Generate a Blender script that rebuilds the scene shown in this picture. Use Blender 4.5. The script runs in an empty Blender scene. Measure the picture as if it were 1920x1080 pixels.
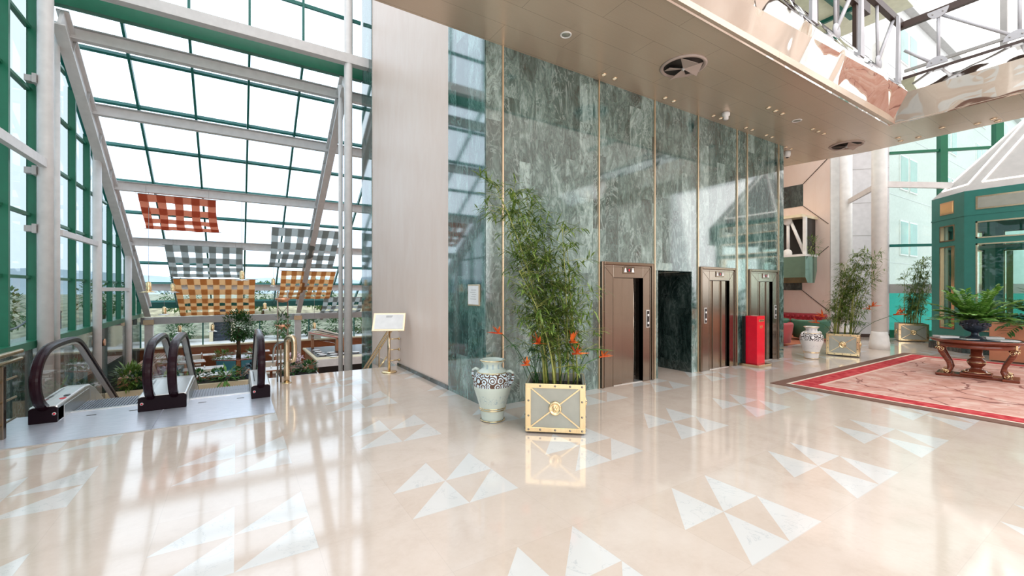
import bpy, bmesh, math, random
from mathutils import Vector, Matrix, Euler
random.seed(7)
PI = math.pi
SC = bpy.context.scene
COL = SC.collection

# ------------------------------------------------------------------ camera
# world axes: X runs along the elevator wall, Y runs away along the beige wall, Z up, metres
cam_d = bpy.data.cameras.new('camera'); cam = bpy.data.objects.new('camera', cam_d); COL.objects.link(cam)
cam_d.sensor_width = 36.0; cam_d.lens = 15.13; cam_d.shift_y = 0.0016; cam_d.clip_start = 0.05; cam_d.clip_end = 500
cam.location = (0, 0, 1.75); cam.rotation_euler = (PI/2, 0, math.radians(-32.6))
SC.camera = cam

# ------------------------------------------------------------------ sky
W = bpy.data.worlds.new('world'); SC.world = W; W.use_nodes = True
wn = W.node_tree.nodes; wl = W.node_tree.links; wn.clear()
w_out = wn.new('ShaderNodeOutputWorld'); w_bg = wn.new('ShaderNodeBackground')
w_tc = wn.new('ShaderNodeTexCoord'); w_no = wn.new('ShaderNodeTexNoise'); w_rp = wn.new('ShaderNodeValToRGB')
w_no.inputs['Scale'].default_value = 2.2; w_no.inputs['Detail'].default_value = 5
w_rp.color_ramp.elements[0].position = 0.35; w_rp.color_ramp.elements[0].color = (0.90, 0.94, 1.0, 1)
w_rp.color_ramp.elements[1].position = 0.62; w_rp.color_ramp.elements[1].color = (1.0, 1.0, 1.0, 1)
wl.new(w_tc.outputs['Generated'], w_no.inputs['Vector']); wl.new(w_no.outputs['Fac'], w_rp.inputs['Fac'])
wl.new(w_rp.outputs['Color'], w_bg.inputs['Color']); wl.new(w_bg.outputs['Background'], w_out.inputs['Surface'])
w_bg.inputs['Strength'].default_value = 2.4

# ------------------------------------------------------------------ daylight through the skylights and glazed walls
def area(name, loc, rot, sx, sy, power, col=(1, 1, 1)):
    d = bpy.data.lights.new(name, 'AREA'); d.shape = 'RECTANGLE'; d.size = sx; d.size_y = sy; d.energy = power; d.color = col
    o = bpy.data.objects.new(name, d); COL.objects.link(o); o.location = loc; o.rotation_euler = rot
    return o
area('atrium_skylight', (5.0, -1.8, 11.6), (0, 0, 0), 14, 9, 520, (1.0, 0.97, 0.93))
area('back_window_daylight', (4.0, -6.6, 3.6), (PI/2, 0, 0), 12, 4.5, 260, (1.0, 0.95, 0.90))
area('entrance_daylight', (23.5, -1.5, 4.6), (0, math.radians(72), 0), 6, 8, 260, (1.0, 0.98, 0.95))
SC.view_settings.view_transform = 'Standard'; SC.view_settings.look = 'None'
SC.view_settings.gamma = 1.0; SC.view_settings.use_curve_mapping = False; SC.view_settings.exposure = 0.0
cy = SC.cycles
cy.max_bounces = 8; cy.diffuse_bounces = 4; cy.glossy_bounces = 5; cy.transmission_bounces = 6; cy.transparent_max_bounces = 14
cy.caustics_reflective = False; cy.caustics_refractive = False; cy.sample_clamp_indirect = 6.0

# ------------------------------------------------------------------ geometry helpers
class G:
    def __init__(s): s.v = []; s.f = []; s.sm = []
    def add(s, vs, fs, smooth=False, M=None):
        b = len(s.v)
        for p in vs:
            s.v.append(tuple(M @ Vector(p)) if M is not None else tuple(p))
        for q in fs: s.f.append(tuple(b+i for i in q)); s.sm.append(smooth)
        return s
    def box(s, x0, x1, y0, y1, z0, z1, M=None):
        vs = [(x0,y0,z0),(x1,y0,z0),(x1,y1,z0),(x0,y1,z0),(x0,y0,z1),(x1,y0,z1),(x1,y1,z1),(x0,y1,z1)]
        return s.add(vs, [(0,3,2,1),(4,5,6,7),(0,1,5,4),(1,2,6,5),(2,3,7,6),(3,0,4,7)], False, M)
    def cbox(s, c, d, M=None):
        return s.box(c[0]-d[0]/2, c[0]+d[0]/2, c[1]-d[1]/2, c[1]+d[1]/2, c[2]-d[2]/2, c[2]+d[2]/2, M)
    def bar(s, p0, p1, w, h, up=(0,0,1)):
        # rectangular bar between two points: w across, h along 'up'
        p0 = Vector(p0); p1 = Vector(p1); t = (p1-p0).normalized(); u = Vector(up)
        a = t.cross(u)
        if a.length < 1e-5: a = t.cross(Vector((1,0,0)))
        a.normalize(); b = a.cross(t)
        vs = []
        for p in (p0, p1):
            for i, j in ((-1,-1),(1,-1),(1,1),(-1,1)): vs.append(p + a*(i*w/2) + b*(j*h/2))
        return s.add(vs, [(0,3,2,1),(4,5,6,7),(0,1,5,4),(1,2,6,5),(2,3,7,6),(3,0,4,7)])
    def tube(s, pts, r, n=8, cap=True, flat=1.0):
        pts = [Vector(p) for p in pts]; m = len(pts)
        rs = r if isinstance(r, (list, tuple)) else [r]*m
        vs = []; fs = []; pa = None
        for i, p in enumerate(pts):
            t = (pts[min(i+1, m-1)] - pts[max(i-1, 0)])
            t = t.normalized() if t.length > 1e-9 else Vector((0,0,1))
            if pa is None:
                a = t.cross(Vector((0,0,1)))
                if a.length < 1e-3: a = Vector((1,0,0))
            else:
                a = pa - t*pa.dot(t)
            a.normalize(); pa = a; b = t.cross(a)
            for k in range(n):
                an = 2*PI*k/n
                vs.append(p + (a*math.cos(an) + b*math.sin(an)*flat)*rs[i])
        for i in range(m-1):
            for k in range(n):
                fs.append((i*n+k, i*n+(k+1)%n, (i+1)*n+(k+1)%n, (i+1)*n+k))
        s.add(vs, fs, True)
        if cap:
            b = len(s.v)-m*n
            s.f.append(tuple(b+n-1-k for k in range(n))); s.sm.append(False)
            s.f.append(tuple(b+(m-1)*n+k for k in range(n))); s.sm.append(False)
        return s
    def cyl(s, p0, p1, r, r1=None, n=16): return s.tube([p0, p1], [r, r if r1 is None else r1], n)
    def lathe(s, prof, n=32, c=(0,0,0), smooth=True, M=None):
        vs = []; fs = []
        for r, z in prof:
            for k in range(n):
                a = 2*PI*k/n; vs.append((c[0]+r*math.cos(a), c[1]+r*math.sin(a), c[2]+z))
        for i in range(len(prof)-1):
            for k in range(n): fs.append((i*n+k, i*n+(k+1)%n, (i+1)*n+(k+1)%n, (i+1)*n+k))
        if prof[0][0] > 1e-5: fs.append(tuple(n-1-k for k in range(n)))
        if prof[-1][0] > 1e-5: fs.append(tuple((len(prof)-1)*n+k for k in range(n)))
        return s.add(vs, fs, smooth, M)
    def sphere(s, c, r, n=10, sq=(1,1,1)):
        vs = []; fs = []; m = max(4, n//2)
        for i in range(m+1):
            th = PI*i/m
            for k in range(n):
                a = 2*PI*k/n
                vs.append((c[0]+r*sq[0]*math.sin(th)*math.cos(a), c[1]+r*sq[1]*math.sin(th)*math.sin(a), c[2]+r*sq[2]*math.cos(th)))
        for i in range(m):
            for k in range(n): fs.append((i*n+k, (i+1)*n+k, (i+1)*n+(k+1)%n, i*n+(k+1)%n))
        return s.add(vs, fs, True)
    def prism(s, poly, ext):
        # polygon of 3D points swept by vector ext
        n = len(poly); e = Vector(ext)
        vs = [Vector(p) for p in poly] + [Vector(p)+e for p in poly]
        fs = [tuple(range(n-1, -1, -1)), tuple(range(n, 2*n))] + [(i, (i+1)%n, n+(i+1)%n, n+i) for i in range(n)]
        return s.add(vs, fs)
    def leaf(s, p, d, L, w, droop=0.3, up=(0,0,1), segs=3):
        p = Vector(p); d = Vector(d).normalized(); side = d.cross(Vector(up))
        if side.length < 1e-4: side = Vector((1,0,0))
        side.normalize(); vs = []; fs = []; q = p.copy(); dd = d.copy()
        prof = {2: (0.0, 1.0, 0.0), 3: (0.25, 1.0, 0.75, 0.0), 4: (0.2, 0.8, 1.0, 0.7, 0.0)}[segs]
        for i, k in enumerate(prof):
            if k > 0: vs += [q - side*(w/2*k), q + side*(w/2*k)]
            else: vs += [q.copy(), q.copy()]
            dd = (dd + Vector((0,0,-droop/segs))).normalized(); q = q + dd*(L/segs)
        for i in range(segs): fs.append((2*i, 2*i+1, 2*i+3, 2*i+2))
        return s.add(vs, fs, True)
    def build(s, name, mat, parent=None, world=False, bevel=0.0, seg=2, fix=True):
        me = bpy.data.meshes.new(name)
        vs = s.v
        o = bpy.data.objects.new(name, me)
        if parent is not None:
            if world:
                r = parent
                off = Vector(r['_loc']) if '_loc' in r else r.location
                vs = [(v[0]-off[0], v[1]-off[1], v[2]-off[2]) for v in vs]
                o['_loc'] = tuple(off)
            o.parent = parent
        else:
            xs = [v[0] for v in vs]; ys = [v[1] for v in vs]; zs = [v[2] for v in vs]
            c = ((min(xs)+max(xs))/2, (min(ys)+max(ys))/2, min(zs))
            vs = [(v[0]-c[0], v[1]-c[1], v[2]-c[2]) for v in vs]; o.location = c
        me.from_pydata(vs, [], s.f); me.polygons.foreach_set('use_smooth', s.sm)
        if fix:
            bm = bmesh.new(); bm.from_mesh(me); bmesh.ops.recalc_face_normals(bm, faces=bm.faces); bm.to_mesh(me); bm.free()
        me.update()
        if mat is not None: me.materials.append(mat)
        COL.objects.link(o)
        if bevel > 0:
            b = o.modifiers.new('bevel', 'BEVEL'); b.width = bevel; b.segments = seg; b.limit_method = 'ANGLE'
        return o

def tag(o, label, cat, group=None, kind=None):
    o['label'] = label; o['category'] = cat
    if group: o['group'] = group
    if kind: o['kind'] = kind
    return o
def thing(name, label, cat, loc=(0,0,0), rz=0.0, group=None, kind=None):
    o = bpy.data.objects.new(name, None); o.empty_display_size = 0.2; COL.objects.link(o)
    o.location = loc; o.rotation_euler = (0, 0, rz)
    return tag(o, label, cat, group, kind)
def copy_thing(root, loc, rz=None, label=None, group=None):
    r = root.copy(); COL.objects.link(r); r.location = loc
    if rz is not None: r.rotation_euler = (0, 0, rz)
    if label: r['label'] = label
    if group: r['group'] = group
    for ch in list(root.children):
        c = ch.copy(); COL.objects.link(c); c.parent = r
        for g in list(ch.children):
            d = g.copy(); COL.objects.link(d); d.parent = c
    return r
ORD = ['first', 'second', 'third', 'fourth', 'fifth', 'sixth', 'seventh', 'eighth', 'ninth', 'tenth', 'eleventh', 'twelfth', 'thirteenth', 'fourteenth', 'fifteenth', 'sixteenth', 'seventeenth', 'eighteenth', 'nineteenth', 'twentieth']

# ------------------------------------------------------------------ material helpers
class NT:
    def __init__(s, name):
        s.m = bpy.data.materials.new(name); s.m.use_nodes = True; s.t = s.m.node_tree
        s.b = s.t.nodes.get('Principled BSDF'); s.out = s.t.nodes.get('Material Output')
    def n(s, typ, **kw):
        x = s.t.nodes.new(typ)
        for k, v in kw.items(): setattr(x, k, v)
        return x
    def l(s, a, b): s.t.links.new(a, b)
    def coord(s, kind='Object'): return s.n('ShaderNodeTexCoord').outputs[kind]
    def pos(s): return s.n('ShaderNodeNewGeometry').outputs['Position']
    def val(s, x, sock):
        if isinstance(x, (int, float)): sock.default_value = x
        else: s.l(x, sock)
    def math(s, op, a, b=0.0, c=None):
        x = s.n('ShaderNodeMath', operation=op); s.val(a, x.inputs[0]); s.val(b, x.inputs[1])
        if c is not None: s.val(c, x.inputs[2])
        return x.outputs[0]
    def xyz(s, v):
        x = s.n('ShaderNodeSeparateXYZ'); s.l(v, x.inputs[0]); return x.outputs
    def comb(s, a, b, c):
        x = s.n('ShaderNodeCombineXYZ')
        for i, q in enumerate((a, b, c)): s.val(q, x.inputs[i])
        return x.outputs[0]
    def noise(s, v, scale, detail=4, rough=0.5, dist=0.0):
        x = s.n('ShaderNodeTexNoise'); s.l(v, x.inputs['Vector']); x.inputs['Scale'].default_value = scale
        x.inputs['Detail'].default_value = detail; x.inputs['Roughness'].default_value = rough; x.inputs['Distortion'].default_value = dist
        return x.outputs['Fac']
    def ramp(s, f, stops):
        x = s.n('ShaderNodeValToRGB'); s.l(f, x.inputs[0]); e = x.color_ramp.elements
        while len(e) < len(stops): e.new(0.5)
        for i, (p, c) in enumerate(stops): e[i].position = p; e[i].color = (c[0], c[1], c[2], 1)
        return x.outputs[0]
    def mix(s, f, a, b, mode='MIX'):
        x = s.n('ShaderNodeMix', data_type='RGBA', blend_type=mode); s.val(f, x.inputs[0])
        for q, i in ((a, 6), (b, 7)):
            if isinstance(q, tuple): x.inputs[i].default_value = (q[0], q[1], q[2], 1)
            else: s.l(q, x.inputs[i])
        return x.outputs[2]
    def scale(s, v, k):
        x = s.n('ShaderNodeMapping'); s.l(v, x.inputs[0]); x.inputs['Scale'].default_value = k; return x.outputs[0]
    def bump(s, h, strength=0.3, dist=0.02):
        x = s.n('ShaderNodeBump'); x.inputs['Strength'].default_value = strength; x.inputs['Distance'].default_value = dist
        s.l(h, x.inputs['Height']); s.l(x.outputs[0], s.b.inputs['Normal'])
    def set(s, col=None, rough=None, metal=None, spec=None, **kw):
        b = s.b
        if col is not None:
            if isinstance(col, tuple): b.inputs['Base Color'].default_value = (col[0], col[1], col[2], 1)
            else: s.l(col, b.inputs['Base Color'])
        if rough is not None: s.val(rough, b.inputs['Roughness'])
        if metal is not None: b.inputs['Metallic'].default_value = metal
        if spec is not None: b.inputs['Specular IOR Level'].default_value = spec
        for k, v in kw.items(): b.inputs[k.replace('_', ' ')].default_value = v
        return s.m
def plain(name, col, rough=0.5, metal=0.0, var=0.06, scale=6.0, spec=None):
    # base colour with a slight procedural variation
    t = NT(name); f = t.noise(t.coord(), scale, 4)
    lo = tuple(c*(1-var) for c in col); hi = tuple(min(1, c*(1+var)) for c in col)
    return t.set(t.ramp(f, [(0.3, lo), (0.7, hi)]), rough, metal, spec)

# ------------------------------------------------------------------ materials
def mat_floor():
    t = NT('polished_marble_floor'); P = t.pos(); x, y, z = t.xyz(P)[0:3]
    fx = t.math('MULTIPLY', t.math('FRACT', t.math('DIVIDE', t.math('SUBTRACT', x, 2.75-1.625*20), 1.625)), 1.625)
    fy = t.math('MULTIPLY', t.math('FRACT', t.math('DIVIDE', t.math('SUBTRACT', y, 1.475-1.69*20), 1.69)), 1.69)
    inm = t.math('MULTIPLY', t.math('LESS_THAN', fx, 0.97), t.math('LESS_THAN', fy, 0.97))
    cx = t.math('FRACT', t.math('DIVIDE', fx, 0.485)); cyy = t.math('FRACT', t.math('DIVIDE', fy, 0.485))
    tri = t.math('MULTIPLY', inm, t.math('GREATER_THAN', cx, cyy))
    n1 = t.noise(P, 3.0, 8, 0.65, 0.4); n2 = t.noise(P, 22, 6, 0.7)
    slab = t.comb(t.math('FLOOR', t.math('DIVIDE', x, 0.8125)), t.math('FLOOR', t.math('DIVIDE', y, 0.845)), 0)
    wn_ = t.n('ShaderNodeTexWhiteNoise', noise_dimensions='3D'); t.l(slab, wn_.inputs['Vector'])
    beige = t.ramp(t.math('ADD', t.math('MULTIPLY', n1, 0.7), t.math('MULTIPLY', n2, 0.3)), [(0.3, (0.56, 0.455, 0.38)), (0.5, (0.63, 0.53, 0.455)), (0.72, (0.68, 0.585, 0.515))])
    beige = t.mix(t.math('MULTIPLY', wn_.outputs[0], 0.4), beige, (0.66, 0.56, 0.48))
    dk = t.mix(0.16, beige, (0.54, 0.40, 0.30))
    nv = t.noise(P, 2.2, 9, 0.6, 1.6)
    white = t.ramp(nv, [(0.0, (0.66, 0.65, 0.63)), (0.493, (0.665, 0.655, 0.635)), (0.5, (0.52, 0.53, 0.53)), (0.507, (0.665, 0.655, 0.635)), (1.0, (0.70, 0.69, 0.67))])
    c = t.mix(inm, beige, dk); c = t.mix(tri, c, white)
    # hairline joints round the slabs
    j = 0
    def near(v, a): return t.math('LESS_THAN', t.math('ABSOLUTE', t.math('SUBTRACT', v, a)), 0.0022)
    j = t.math('MAXIMUM', near(fx, 0.97), near(fy, 0.97)); j = t.math('MAXIMUM', j, near(fx, 0.003)); j = t.math('MAXIMUM', j, near(fy, 0.003))
    c = t.mix(t.math('MULTIPLY', j, 0.35), c, (0.50, 0.42, 0.36))
    r = t.math('ADD', 0.05, t.math('MULTIPLY', n2, 0.06))
    return t.set(c, r, 0, 0.5, IOR=2.05)
def mat_marble(name, dark=0.0, axis='x', spec=1.7, slabw=0.31, tint=(1, 1, 1)):
    t = NT(name); P = t.pos(); x, y, z = t.xyz(P)[0:3]; u = x if axis == 'x' else y
    su = t.math('FLOOR', t.math('DIVIDE', u, slabw))
    wz = t.n('ShaderNodeTexWhiteNoise', noise_dimensions='1D'); t.l(su, wz.inputs['W'])
    sz = t.math('FLOOR', t.math('DIVIDE', t.math('ADD', z, t.math('MULTIPLY', wz.outputs[0], 1.3)), 1.3))
    wv = t.n('ShaderNodeTexWhiteNoise', noise_dimensions='3D'); t.l(t.comb(su, sz, 3.0), wv.inputs['Vector'])
    off = t.n('ShaderNodeVectorMath', operation='SCALE'); t.l(wv.outputs['Color'], off.inputs[0]); off.inputs['Scale'].default_value = 30
    va = t.n('ShaderNodeVectorMath', operation='ADD'); t.l(P, va.inputs[0]); t.l(off.outputs[0], va.inputs[1])
    V = va.outputs[0]
    mp = t.n('ShaderNodeMapping'); t.l(V, mp.inputs[0]); mp.inputs['Rotation'].default_value = (0.5, 0.6, 0.0); mp.inputs['Scale'].default_value = (1.5, 1.5, 0.62)
    V = mp.outputs[0]
    a = t.noise(V, 2.2, 9, 0.66, 2.2); b = t.noise(V, 2.1, 7, 0.6, 3.6); bl = t.noise(V, 1.1, 2); d2 = t.noise(V, 3.6, 6, 0.6, 3.2)
    vein = t.math('SUBTRACT', 1.0, t.math('MULTIPLY', t.math('ABSOLUTE', t.math('SUBTRACT', b, 0.5)), 22)); vein = t.math('MAXIMUM', vein, 0)
    dv = t.math('MAXIMUM', t.math('SUBTRACT', 1.0, t.math('MULTIPLY', t.math('ABSOLUTE', t.math('SUBTRACT', d2, 0.47)), 18)), 0)
    f = t.math('ADD', t.math('MULTIPLY', a, 0.75), t.math('MULTIPLY', bl, 0.35)); f = t.math('ADD', f, t.math('MULTIPLY', t.math('SUBTRACT', wv.outputs[0], 0.5), 0.20))
    k = 1.0-dark
    def q(r, g, bb): return (r*k*tint[0], g*k*tint[1], bb*k*tint[2])
    base = t.ramp(f, [(0.34, q(0.018, 0.040, 0.036)), (0.50, q(0.055, 0.105, 0.094)), (0.62, q(0.13, 0.205, 0.185)), (0.78, q(0.36, 0.46, 0.43))])
    msk = t.math('SMOOTH_MIN', t.math('MAXIMUM', t.math('MULTIPLY', t.math('SUBTRACT', t.noise(V, 1.6, 3), 0.40), 5.0), 0.0), 1.0, 0.1); vein = t.math('MULTIPLY', vein, msk); dv = t.math('MULTIPLY', dv, t.math('MAXIMUM', t.math('SUBTRACT', 1.1, msk), 0.25))
    c = t.mix(t.math('MULTIPLY', dv, 0.7), base, q(0.012, 0.030, 0.028)); c = t.mix(t.math('MULTIPLY', vein, 0.55), c, q(0.42, 0.52, 0.49))
    gap = t.math('LESS_THAN', t.math('FRACT', t.math('DIVIDE', u, slabw)), 0.008)
    c = t.mix(t.math('MULTIPLY', gap, 0.5), c, q(0.02, 0.03, 0.03))
    return t.set(c, 0.06, 0, 0.5, IOR=spec)
def mat_beige():
    t = NT('beige_stucco_panel'); P = t.pos()
    s1 = t.noise(t.scale(P, (2, 2, 0.6)), 1.6, 6, 0.6, 0.8); s2 = t.noise(P, 0.5, 3)
    f = t.math('ADD', t.math('MULTIPLY', s1, 0.55), t.math('MULTIPLY', s2, 0.45))
    return t.set(t.ramp(f, [(0.3, (0.78, 0.60, 0.51)), (0.5, (0.82, 0.65, 0.565)), (0.7, (0.85, 0.70, 0.62))]), 0.42, 0, 0.5)
def mat_soffit():
    t = NT('brushed_bronze_soffit'); P = t.pos(); x, y, z = t.xyz(P)[0:3]
    # sheet joints: rows along X every 0.43 m, staggered cross joints
    fy = t.math('FRACT', t.math('DIVIDE', t.math('SUBTRACT', y, 3.84-0.43*10), 0.43))
    row = t.math('FLOOR', t.math('DIVIDE', t.math('SUBTRACT', y, 3.84-0.43*10), 0.43))
    sh = t.math('MULTIPLY', t.math('MODULO', row, 2), 1.04)
    fx = t.math('FRACT', t.math('DIVIDE', t.math('SUBTRACT', t.math('ADD', x, sh), 4.2-2.08*10), 2.08))
    band = t.math('GREATER_THAN', x, 12.5)
    jy = t.math('LESS_THAN', fy, 0.010); jx = t.math('LESS_THAN', fx, 0.0025)
    j = t.math('MAXIMUM', jy, jx)
    br = t.noise(t.scale(P, (1.5, 60, 1)), 3.0, 4); big = t.noise(P, 0.6, 2)
    c = t.ramp(t.math('ADD', t.math('MULTIPLY', br, 0.3), t.math('MULTIPLY', big, 0.7)), [(0.35, (0.60, 0.475, 0.36)), (0.65, (0.68, 0.55, 0.43))])
    c = t.mix(t.math('MULTIPLY', j, 0.6), c, (0.10, 0.075, 0.05))
    t.bump(br, 0.02, 0.01)
    return t.set(c, 0.27, 0.5)
def mat_brushed(name, col, rough=0.28, metal=0.9, stretch=(60, 60, 1.0)):
    t = NT(name); br = t.noise(t.scale(t.coord(), stretch), 2.0, 5)
    lo = tuple(c*0.95 for c in col); hi = tuple(min(1, c*1.05) for c in col)
    return t.set(t.ramp(br, [(0.35, lo), (0.65, hi)]), rough, metal)
def mat_mirror():
    t = NT('wavy_polished_metal'); h = t.noise(t.scale(t.pos(), (1.0, 1.0, 0.8)), 0.9, 1, 0.4, 0.3); t.bump(h, 0.5, 0.16)
    return t.set((0.82, 0.80, 0.76), 0.03, 1.0)
def mat_glass(name, tint, refl=1.0):
    t = NT(name); lw = t.n('ShaderNodeLayerWeight'); lw.inputs[0].default_value = 0.5
    fr = t.math('ADD', 0.04, t.math('MULTIPLY', t.math('POWER', lw.outputs['Facing'], 5.0), 0.9))
    tr = t.n('ShaderNodeBsdfTransparent'); gl = t.n('ShaderNodeBsdfGlossy'); gl.inputs['Roughness'].default_value = 0.0
    dirt = t.noise(t.coord(), 0.9, 4)
    col = t.ramp(dirt, [(0.3, tuple(c*0.94 for c in tint)), (0.7, tint)]); t.l(col, tr.inputs[0])
    mx = t.n('ShaderNodeMixShader'); t.l(t.math('MULTIPLY', fr, refl), mx.inputs[0]); t.l(tr.outputs[0], mx.inputs[1]); t.l(gl.outputs[0], mx.inputs[2])
    t.l(mx.outputs[0], t.out.inputs[0]); t.t.nodes.remove(t.b)
    return t.m
def mat_cloth(name, col, tr=0.45):
    t = NT(name); w = t.noise(t.scale(t.pos(), (40, 40, 40)), 3, 3); c = t.ramp(w, [(0.3, tuple(q*0.9 for q in col)), (0.7, col)])
    d = t.n('ShaderNodeBsdfDiffuse'); l = t.n('ShaderNodeBsdfTranslucent'); m = t.n('ShaderNodeMixShader'); m.inputs[0].default_value = tr
    t.l(c, d.inputs[0]); t.l(c, l.inputs[0]); t.l(d.outputs[0], m.inputs[1]); t.l(l.outputs[0], m.inputs[2]); t.l(m.outputs[0], t.out.inputs[0]); t.t.nodes.remove(t.b)
    return t.m
def mat_leaf(name, c0, c1, c2, tr=0.25):
    t = NT(name); n1 = t.noise(t.pos(), 9, 3); n2 = t.noise(t.pos(), 45, 2)
    f = t.math('ADD', t.math('MULTIPLY', n1, 0.5), t.math('MULTIPLY', n2, 0.5))
    c = t.ramp(f, [(0.36, c0), (0.5, c1), (0.64, c2)])
    t.set(c, 0.38, 0, 0.5); l = t.n('ShaderNodeBsdfTranslucent'); t.l(c, l.inputs[0]); m = t.n('ShaderNodeMixShader'); m.inputs[0].default_value = tr
    t.l(t.b.outputs[0], m.inputs[1]); t.l(l.outputs[0], m.inputs[2]); t.l(m.outputs[0], t.out.inputs[0])
    return t.m
def mat_emit(name, col, st):
    t = NT(name); t.set(col, 0.4); t.b.inputs['Emission Color'].default_value = (col[0], col[1], col[2], 1); t.b.inputs['Emission Strength'].default_value = st
    return t.m
def mat_wood(name, c0, c1, rough=0.3, sc=(3, 3, 30)):
    t = NT(name); f = t.noise(t.scale(t.coord(), sc), 1.6, 6, 0.6, 1.2)
    return t.set(t.ramp(f, [(0.3, c0), (0.7, c1)]), rough, 0, 0.5)

M = {}
M['floor'] = mat_floor()
M['marble'] = mat_marble('green_marble_slabs', -0.06, 'x', 1.95, 0.31, (0.94, 1.0, 1.02))
M['marble_y'] = mat_marble('polished_green_marble', 0.15, 'y', 2.6, 0.44, (0.75, 1.0, 1.0))
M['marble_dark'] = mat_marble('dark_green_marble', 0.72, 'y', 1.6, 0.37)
M['marble_left'] = mat_marble('grey_green_marble', 0.25, 'y', 1.6, 0.9)
M['beige'] = mat_beige()
M['soffit'] = mat_soffit()
M['bronze'] = mat_brushed('brushed_bronze', (0.27, 0.225, 0.185), 0.2, 0.95)
M['bronze_dk'] = mat_brushed('dark_brushed_bronze', (0.20, 0.15, 0.11), 0.22, 0.95)
M['brass'] = mat_brushed('satin_brass', (0.72, 0.56, 0.38), 0.2, 1.0)
M['brass_strip'] = mat_brushed('pale_brass_strip', (0.74, 0.58, 0.40), 0.3, 0.8)
M['gold'] = mat_brushed('polished_gold', (0.84, 0.65, 0.38), 0.2, 1.0)
M['copper'] = mat_brushed('satin_copper', (0.72, 0.36, 0.22), 0.35, 0.8, (2, 2, 2))
M['steel_plate'] = mat_brushed('brushed_steel', (0.56, 0.57, 0.56), 0.36, 0.9, (40, 2, 40))
M['panel_steel'] = mat_brushed('satin_steel_panel', (0.39, 0.395, 0.345), 0.38, 0.5, (3, 3, 3))
M['alu'] = mat_brushed('landing_aluminium', (0.70, 0.73, 0.82), 0.26, 0.5, (3, 12, 3))
M['alu_trim'] = mat_brushed('pale_aluminium', (0.74, 0.74, 0.73), 0.3, 0.8)
M['mirror'] = mat_mirror()
M['glass'] = mat_glass('window_glass', (0.78, 0.90, 1.0))
M['glass_e'] = mat_glass('entrance_glass', (0.88, 0.97, 0.95))
M['glass_blue'] = mat_glass('blue_tinted_glass', (0.40, 0.49, 0.53), 0.6)
M['glass_clear'] = mat_glass('balustrade_glass', (0.93, 0.97, 0.95))
M['green'] = plain('green_painted_steel', (0.004, 0.13, 0.065), 0.35)
M['green_bar'] = plain('deep_teal_glazing_bar', (0.006, 0.14, 0.115), 0.4)
M['kiosk'] = plain('teal_green_paint', (0.030, 0.18, 0.15), 0.35)
M['white_steel'] = plain('pale_grey_painted_steel', (0.68, 0.66, 0.65), 0.42)
M['white'] = plain('white_paint', (0.80, 0.79, 0.77), 0.5)
M['grey_steel'] = plain('grey_painted_steel', (0.42, 0.41, 0.40), 0.5)
M['white_wall'] = plain('pale_grey_wall', (0.62, 0.61, 0.62), 0.6)
M['stone'] = plain('white_stone_facade', (0.60, 0.60, 0.58), 0.8)
M['cream'] = plain('cream_render', (0.72, 0.62, 0.43), 0.6)
M['black'] = plain('black_plastic', (0.012, 0.010, 0.011), 0.3)
M['dark'] = plain('dark_interior', (0.02, 0.015, 0.012), 0.6)
M['brown'] = plain('dark_brown_frame', (0.055, 0.032, 0.026), 0.45)
M['rubber'] = plain('burgundy_black_handrail', (0.018, 0.005, 0.009), 0.24, 0, 0.1, 6, 0.14)
M['pbase'] = plain('black_escalator_cover', (0.010, 0.004, 0.007), 0.35, 0, 0.06, 6, 0.1)
M['red'] = plain('glossy_red_panel', (0.72, 0.008, 0.03), 0.16)
M['leather_red'] = plain('red_leather', (0.42, 0.028, 0.045), 0.4)
M['leather_pink'] = plain('rose_leather', (0.46, 0.07, 0.08), 0.45)
M['leather_green'] = plain('green_leather', (0.055, 0.16, 0.10), 0.45)
M['teal'] = plain('teal_upholstery', (0.06, 0.22, 0.27), 0.5)
M['fabric_cream'] = plain('cream_upholstery', (0.62, 0.54, 0.44), 0.7)
M['linen'] = plain('white_tablecloth', (0.82, 0.81, 0.80), 0.6)
M['wood'] = mat_wood('cherry_wood', (0.24, 0.075, 0.028), (0.40, 0.15, 0.06), 0.3)
M['mahogany'] = mat_wood('polished_mahogany', (0.10, 0.022, 0.012), (0.24, 0.06, 0.03), 0.14)
M['slat'] = mat_wood('teak_slats', (0.40, 0.17, 0.08), (0.58, 0.28, 0.15), 0.45)
M['bark'] = plain('brown_bark', (0.10, 0.055, 0.03), 0.8, 0, 0.3, 30)
M['soil'] = plain('dark_soil', (0.03, 0.02, 0.014), 0.9, 0, 0.4, 40)
M['culm'] = plain('bamboo_culm', (0.30, 0.32, 0.08), 0.45, 0, 0.3, 20)
M['leaf'] = mat_leaf('bamboo_leaves', (0.045, 0.10, 0.018), (0.13, 0.215, 0.04), (0.33, 0.43, 0.11))
M['leaf_dk'] = mat_leaf('dark_foliage', (0.012, 0.055, 0.018), (0.035, 0.12, 0.03), (0.10, 0.24, 0.06))
M['leaf_gl'] = mat_leaf('glossy_leaflets', (0.03, 0.11, 0.015), (0.11, 0.28, 0.04), (0.34, 0.55, 0.14))
M['leaf_tree'] = mat_leaf('outdoor_foliage', (0.04, 0.10, 0.03), (0.10, 0.20, 0.06), (0.22, 0.34, 0.12))
M['flower'] = mat_leaf('orange_red_petals', (0.55, 0.05, 0.02), (0.80, 0.14, 0.03), (0.90, 0.30, 0.05))
M['flower_pink'] = mat_leaf('pink_blossom', (0.55, 0.25, 0.35), (0.75, 0.55, 0.60), (0.85, 0.80, 0.80))
M['banner_red'] = mat_cloth('terracotta_fabric', (0.62, 0.19, 0.11), 0.6)
M['banner_grey'] = mat_cloth('grey_fabric', (0.40, 0.42, 0.40), 0.6)
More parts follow.
